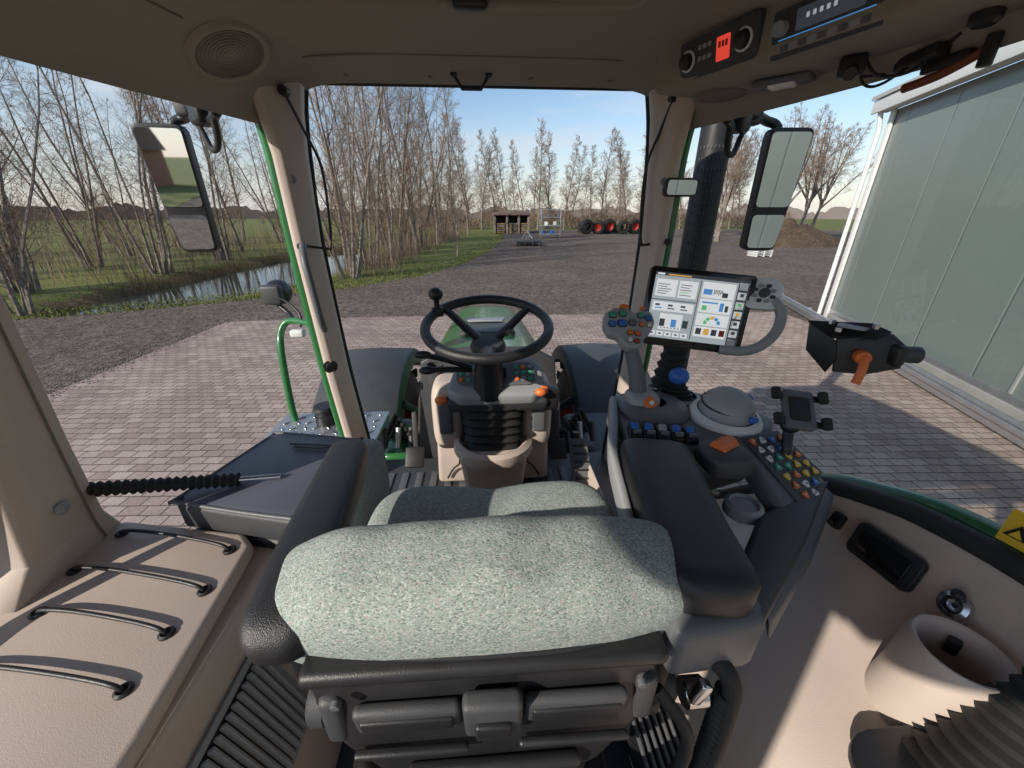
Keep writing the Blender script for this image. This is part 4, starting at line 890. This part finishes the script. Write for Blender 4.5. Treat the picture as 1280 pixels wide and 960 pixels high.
quads('screen_panels',L,.0014)
L2=[(.008,.044,.030,.058,'scrb'),(.056,.040,.070,.052,'scrd'),(.010,.022,.050,.026,'scrb'),(.012,.004,.024,.016,'scrg'),(.056,.004,.066,.026,'scrb'),(.070,.004,.078,.02,'scrd'),(-sw+.032,sh-.0075,-sw+.09,sh-.004,'scro'),(-sw+.004,sh-.0075,-sw+.022,sh-.003,'scrw')]
for i in range(4):L2.append((.009+.020*i,-.060,.023+.020*i,-.044,['scrd','scro','scrd','red'][i]))
for i in range(5):L2.append((-sw+.010,.034+.006*i,-sw+.010+.024+.006*(i%3),.0358+.006*i,'scrd'))
for i in range(5):L2.append((-.051,.034+.0065*i,-.022-.006*(i%2),.0358+.0065*i,'scrg' if i==1 else 'scrd'))
for i in range(3):L2.append((-.088+.03*i,-.050,-.074+.03*i,-.030,'scrd' if i!=1 else 'scrb'))
for i in range(6):L2.append((-.084+.009*i,-.054,-.079+.009*i,-.052,'scrd'))
for i in range(5):L2.append((sw-.019,sh-.05-.0245*i+.007,sw-.010,sh-.05-.0245*i+.015,['scrd','scrg','scro','scrd','scrd'][i]))
for i in range(3):
    L2.append((-sw+.012+.033*i,-.004,-sw+.030+.033*i,-.001,'scrb' if i==0 else 'scrd'));L2.append((-sw+.012+.033*i,.003,-sw+.024+.033*i,.008,'scrd'))
for i in range(5):L2.append((-sw+.013+.021*i,-sh+.018,-sw+.020+.021*i,-sh+.022,'scrd'))
for i in range(6):L2.append((.034+.004*i,.045+.002*(i%3),.036+.004*i,.058,'scrd'))
quads('screen_icons',L2,.0020)
for c in range(5):
    a0=math.radians(180-36*c);a1=math.radians(180-36*(c+1)+6);bm=bmesh.new();P=[(.045+r*math.cos(a),-.032+r*math.sin(a),.0026) for r,a in((.022,a0),(.022,(a0+a1)/2),(.022,a1),(.014,a1),(.014,a0))]
    bm.faces.new([bm.verts.new(p) for p in P]);fin('gauge_arc_%d'%c,bm,M[['scrg','scrg','scro','scrb','scrb'][c]],False)
unframe()
tube('mounting_arm',[(.54,1.01,-.28),(.53,1.00,-.36),(.51,.98,-.42),(.50,.96,-.47)],.017,M['black']);bellows('mount_gaiter',(.53,1.0,-.35),(.50,.96,-.46),.035,.05,5,M['rubber'],.2)
group('terminal_keypad')
frame((.712,.955,-.190),(1,-.38,-.05),(-.36,-.80,.40))
prism('keypad_body',rpoly(.088,.080,.022,z=-.02),(0,0,.022),M['white'],.006);prism('keypad_face',rpoly(.064,.058,.018,z=.002),(0,0,.002),M['white'],.001)
lathe('dial',(0,0,.004),(0,0,1),[(.012,0),(.012,.010),(.009,.012),(0,.012)],M['dgrey'],20)
for i in range(8):
    a=math.radians(45*i+22);prism('ring_key',rpoly(.012,.009,.003,z=.004,cx=.023*math.cos(a),cy=.021*math.sin(a)),(0,0,.003),M['dgrey' if i%2 else 'lgrey'],.001,1)
unframe()
tube('keypad_bracket',[(.735,.945,-.205),(.752,.925,-.235),(.744,.915,-.28),(.712,.915,-.318),(.67,.925,-.335),(.62,.945,-.335)],.013,M['lgrey'])
group('device_clamp')
prism('top_plate',[(.705,.785,-.215),(.765,.70,-.200),(.775,.665,-.208),(.745,.66,-.222),(.70,.735,-.236)],(0,0,-.004),M['black'],.001)
prism('front_plate',[(.700,.775,-.22),(.700,.70,-.235),(.702,.685,-.27),(.702,.70,-.305),(.698,.76,-.275)],(.004,.002,0),M['black'],.001)
prism('side_plate',[(.704,.70,-.232),(.775,.66,-.212),(.80,.645,-.235),(.795,.64,-.275),(.75,.66,-.295),(.71,.69,-.30)],(.001,.005,0),M['black'],.001)
frame((.738,.71,-.212),(.55,-.8,0),(0,0,1));prism('clamp_disc',rpoly(.05,.035,.012),(0,0,.004),M['lgrey'],.001)
unframe()
for p in((.725,.745,-.214),(.755,.68,-.207),(.715,.715,-.222)):cyl('bolt',p,V(p)+V((0,0,.010)),.006,M['chrome'],n=6)
cyl('pivot',(.735,.672,-.258),(.725,.652,-.258),.013,M['orange']);tube('orange_lever',[(.728,.655,-.255),(.722,.645,-.275),(.716,.642,-.305)],.008,M['orange'])
cyl('glass_mount',(.79,.655,-.25),(.828,.645,-.25),.016,M['dgrey']);box('joint',(.785,.655,-.25),(.02,.04,.04),M['black'],bev=.006)
group('phone_holder')
frame((.672,.70,-.392),(.95,-.25,-.05),(-.30,-.60,.74))
prism('cradle',rpoly(.062,.09,.008,z=-.008),(0,0,.012),M['mgrey'],.003);prism('cradle_pad',rpoly(.040,.055,.006,z=.004),(0,0,.004),M['rubber'],.001)
for sx in(-1,1):
    for sy in(-1,1):
        box('claw_arm',(sx*.036,sy*.030,-.002),(.026,.014,.008),M['black'],bev=.002);cyl('claw_roll',(sx*.047,sy*.030-.012,.010),(sx*.047,sy*.030+.012,.010),.0095,M['rubber'])
unframe()
tube('holder_arm',[(.67,.71,-.40),(.665,.70,-.44),(.655,.68,-.48),(.65,.67,-.52)],.011,M['black']);sell('holder_ball',(.665,.70,-.43),(.02,.02,.018),1,1,M['black'])
def wing(cx,cy,sx,nrm,xdir):
    group('wing_mirror')
    frame((cx,cy,0),xdir,nrm);s=1 if MX[2][1]>0 else -1
    U=[(-.084,.295),(.084,.295),(.078,.008),(-.070,.008)];Lw=[(-.070,.000),(.078,.000),(.070,-.142),(-.056,-.142)];A=[(-.084,.295),(.084,.295),(.072,-.148),(-.057,-.148)]
    if sx>0:U,Lw,A=[[(-x,y) for x,y in Q][::-1] for Q in(U,Lw,A)]
    def rnd(P,r):
        out=[]
        for i in range(4):
            p=V(P[i]);a=(V(P[i-1])-p).normalized();b=(V(P[(i+1)%4])-p).normalized()
            for t in(0,.25,.5,.75,1):
                q=(p+a*r)*(1-t)**2+p*2*t*(1-t)+(p+b*r)*t*t;out.append((q.x,q.y*s))
        return out
    def sc(P,k):
        c=sum((V(p) for p in P),V((0,0)))/len(P);return [tuple(c+(V(p)-c)*k) for p in P]
    prism('housing',[(x,y,-.045) for x,y in rnd(A,.03)],(0,0,.050),M['black'],.008)
    for n2,P in(('upper',U),('lower',Lw)):
        prism(n2+'_mirror_glass',[(x,y,.0055) for x,y in rnd(sc(P,.90),.018)],(0,0,.002),M['mirror'],0,smooth=False)
    unframe()
    tube('arm',[(sx*.80,1.42,.33),(sx*.95,1.60,.335),(sx*1.10,cy+.06,.33),(sx*1.165,cy+.06,.29),(sx*1.165,cy+.05,.1)],.017,M['black'])
    tube('arm_lower',[(sx*.80,1.45,.28),(sx*.9,1.58,.28),(sx*1.0,1.66,.30)],.014,M['black']);box('arm_hinge',(sx*.93,1.60,.31),(.10,.06,.08),M['black'],rot=(0,0,sx*45),bev=.012);box('arm_hinge_b',(sx*1.03,1.68,.34),(.05,.05,.07),M['dgrey'],bev=.012)
    tube('cable_loop',[(sx*.84,1.5,.30),(sx*.87,1.54,.21),(sx*.93,1.60,.20),(sx*.97,1.64,.26),(sx*1.0,1.66,.31)],.010,M['rubber'])
wing(-1.172,1.735,-1,(.15,-.98,-.055),(.98,.15,0))
wing(1.172,1.655,1,(-.08,-.98,-.045),(.98,-.08,0))
group('interior_mirror')
frame((.675,1.43,.080),(1,.05,0),(-.12,-1,-.05));prism('housing',rpoly(.118,.058,.014,z=-.02),(0,0,.02),M['black'],.005);prism('mirror_glass',rpoly(.104,.045,.010,z=.0005),(0,0,.002),M['mirror'],0,smooth=False)
unframe();tube('stalk',[(.675,1.45,.08),(.70,1.46,.085),(.69,1.49,.06)],.007,M['black'])
def surf(x,y):
    e=.01;n=V((-(lz(x+e,y)-lz(x-e,y))/(2*e),-(lz(x,y+e)-lz(x,y-e))/(2*e),1)).normalized();return V((x,y,lz(x,y))),-n
group('roof_speaker')
p,n=surf(-.615,1.235);lathe('bezel',p-n*.012,n,[(.098,0),(.098,.016),(.090,.024),(.078,.022),(.076,.016)],M['liner'],48)
lathe('grille',p+n*.004,n,[(.077,0),(.05,.003),(0,.005)],M['liner'],40)
for k in range(9):ring_('grille_ring_%d'%k,p+n*.0085,n,.008+.0082*k,.0012,M['linerd'],40,6)
group('roof_console')
prism('housing',[(.475,1.285,.300),(.525,1.215,.300),(.60,1.03,.298),(.685,.80,.296),(.74,.60,.295),(.78,.3,.295),(.89,.3,.29),(.885,.78,.285),(.79,1.10,.285),(.66,1.31,.295)],(0,0,.20),M['liner'],.016)
frame(V((.560,1.118,.352)),(.36,-.93,0),(-.93,-.36,-.20))
prism('control_unit',rpoly(.215,.082,.008,z=-.016),(0,0,.020),M['dgrey'],.003)
prism('climate_display',rpoly(.036,.046,.003,z=.004,cx=.020),(0,0,.0015),M['led'],.0005)
for i in range(3):prism('digit',rpoly(.006,.012,.001,z=.0056,cx=.011+.009*i,cy=.008),(0,0,.0004),M['red'],0)
for x in(-.082,.072):
    lathe('knob_ring',(x,0,.004),(0,0,1),[(.022,0),(.022,.003),(.018,.004)],M['white'],28);lathe('knob',(x,0,.004),(0,0,1),[(.0165,0),(.0155,.016),(.012,.018),(0,.018)],M['black'],28)
for i in range(6):prism('small_key',rpoly(.010,.009,.002,z=.004,cx=-.045+.014*(i%3),cy=.018-.022*(i//3)),(0,0,.003),M['lgrey'],.001,1)
frame(V((.650,.90,.335)),(.35,-.935,0),(-.935,-.35,-.20))
prism('radio',rpoly(.20,.080,.006,z=-.018),(0,0,.022),M['dgrey'],.003);prism('radio_display',rpoly(.12,.034,.003,z=.004,cx=.008,cy=.014),(0,0,.001),M['scrd'],.0003)
for i in range(9):prism('radio_key',rpoly(.015,.011,.002,z=.004,cx=-.07+.018*i,cy=-.024),(0,0,.003),M['lgrey' if i%2 else 'mgrey'],.001,1)
lathe('radio_knob',(-.080,.010,.004),(0,0,1),[(.014,0),(.013,.014),(0,.015)],M['lgrey'],24)
prism('radio_blue_line',rpoly(.17,.0018,.0008,z=.004,cy=-.009),(0,0,.0006),M['scrb'],0)
for i in range(5):prism('radio_glyph',rpoly(.006,.008,.001,z=.0051,cx=-.03+.012*i,cy=.016),(0,0,.0003),M['scr'],0)
unframe()
box('dome_lamp_frame',(.715,1.08,.285),(.12,.055,.014),M['mgrey'],rot=(0,0,-50),bev=.005);box('dome_lamp_lens',(.715,1.08,.279),(.055,.04,.014),M['lens'],rot=(0,0,-50),bev=.005)
lathe('right_speaker',(.655,1.235,.297),(.05,0,-1),[(.062,-.01),(.062,.006),(.054,.010),(0,.010)],M['linerd'],36)
for x,y,m in((.80,.74,'black'),(.845,.70,'blue')):lathe('roof_switch',(x,y,.288),(0,0,-1),[(.020,0),(.020,.010),(.014,.016),(0,.016)],M[m],24)
box('camera_bracket',(.755,.93,.272),(.045,.035,.035),M['black'],rot=(0,0,-40),bev=.006);cyl('camera_lens',(.75,.92,.262),(.735,.905,.254),.012,M['black'])
tube('loose_cable',[(.765,.92,.29),(.79,.90,.25),(.825,.86,.25),(.83,.80,.285)],.003,M['black'],n=6);tube('loose_cable_b',[(.77,.93,.29),(.78,.92,.243),(.81,.90,.24),(.845,.84,.29)],.003,M['black'],n=6)
tube('loose_cable_c',[(.79,.99,.288),(.80,.95,.262),(.84,.90,.262),(.86,.84,.285)],.0025,M['black'],n=6)
box('rail_bracket',(.83,.86,.268),(.03,.09,.022),M['black'],rot=(0,0,-8),bev=.004)
group('emergency_hammer')
tube('handle',[(.835,.88,.225),(.84,.82,.232),(.845,.76,.25)],.008,M['hammer']);cyl('head',(.845,.755,.225),(.845,.755,.27),.010,M['black']);box('holder',(.845,.82,.250),(.02,.08,.02),M['black'],bev=.004)
bpy.context.view_layer.update()
for e in GR:
    ch=e.children
    if not ch:continue
    lo=V((1e9,)*3);hi=V((-1e9,)*3)
    for c in ch:
        for k in c.bound_box:
            for i in range(3):lo[i]=min(lo[i],k[i]);hi[i]=max(hi[i],k[i])
    c0=(lo+hi)/2;c0.z=lo.z;e.location=c0
    for c in ch:c.location=-c0
# ------------------------------------------------------------------ light
sd=V((-.80,-.60,0)).normalized();el=math.radians(27)
w=bpy.data.worlds.new('World');scene.world=w;w.use_nodes=True;nt=w.node_tree;N=nt.nodes;L=nt.links
sky=N.new('ShaderNodeTexSky');sky.sky_type='NISHITA';sky.sun_disc=False;sky.sun_elevation=el;sky.sun_rotation=math.atan2(sd.x,sd.y);sky.air_density=1.0;sky.dust_density=.3;sky.ozone_density=1.8
bg=N['Background'];bg.inputs[1].default_value=.15
tc=N.new('ShaderNodeTexCoord');mp=N.new('ShaderNodeMapping');mp.inputs['Scale'].default_value=(1,1,4.5);nz=N.new('ShaderNodeTexNoise');nz.inputs['Scale'].default_value=2.6;nz.inputs['Detail'].default_value=8;nz.inputs['Roughness'].default_value=.58
L.new(tc.outputs['Generated'],mp.inputs[0]);L.new(mp.outputs[0],nz.inputs[0]);cr=N.new('ShaderNodeValToRGB');cr.color_ramp.elements[0].position=.47;cr.color_ramp.elements[1].position=.74;cr.color_ramp.elements[1].color=(.75,.75,.75,1);L.new(nz.outputs[0],cr.inputs[0])
mx=N.new('ShaderNodeMix');mx.data_type='RGBA';mx.inputs[7].default_value=(5.0,5.2,5.5,1);L.new(cr.outputs[0],mx.inputs[0]);L.new(sky.outputs[0],mx.inputs[6])
sx_=N.new('ShaderNodeSeparateXYZ');L.new(tc.outputs['Generated'],sx_.inputs[0])
hr=N.new('ShaderNodeMapRange');hr.interpolation_type='SMOOTHSTEP';hr.inputs[1].default_value=-.02;hr.inputs[2].default_value=.24;hr.inputs[3].default_value=.7;hr.inputs[4].default_value=0;L.new(sx_.outputs[2],hr.inputs[0])
m2=N.new('ShaderNodeMix');m2.data_type='RGBA';m2.inputs[7].default_value=(4.9,4.8,4.9,1);L.new(hr.outputs[0],m2.inputs[0]);L.new(mx.outputs[2],m2.inputs[6]);L.new(m2.outputs[2],bg.inputs[0])
sl=bpy.data.lights.new('sun','SUN');sl.energy=4.9;sl.angle=math.radians(.5);sl.color=(1,.92,.80);so=bpy.data.objects.new('sun',sl);COL.objects.link(so)
dirv=V((-sd.x*math.cos(el),-sd.y*math.cos(el),-math.sin(el)));so.rotation_euler=dirv.to_track_quat('-Z','Y').to_euler()
cd=bpy.data.cameras.new('camera');cam=bpy.data.objects.new('camera',cd);COL.objects.link(cam);cam.location=(0,0,H);cam.rotation_euler=(math.radians(90-24),0,math.radians(-3.75));cd.lens=13.5;cd.sensor_width=36;cd.clip_start=.02;cd.clip_end=3000
scene.camera=cam
scene.view_settings.view_transform='Standard';scene.view_settings.look='None';scene.view_settings.exposure=0
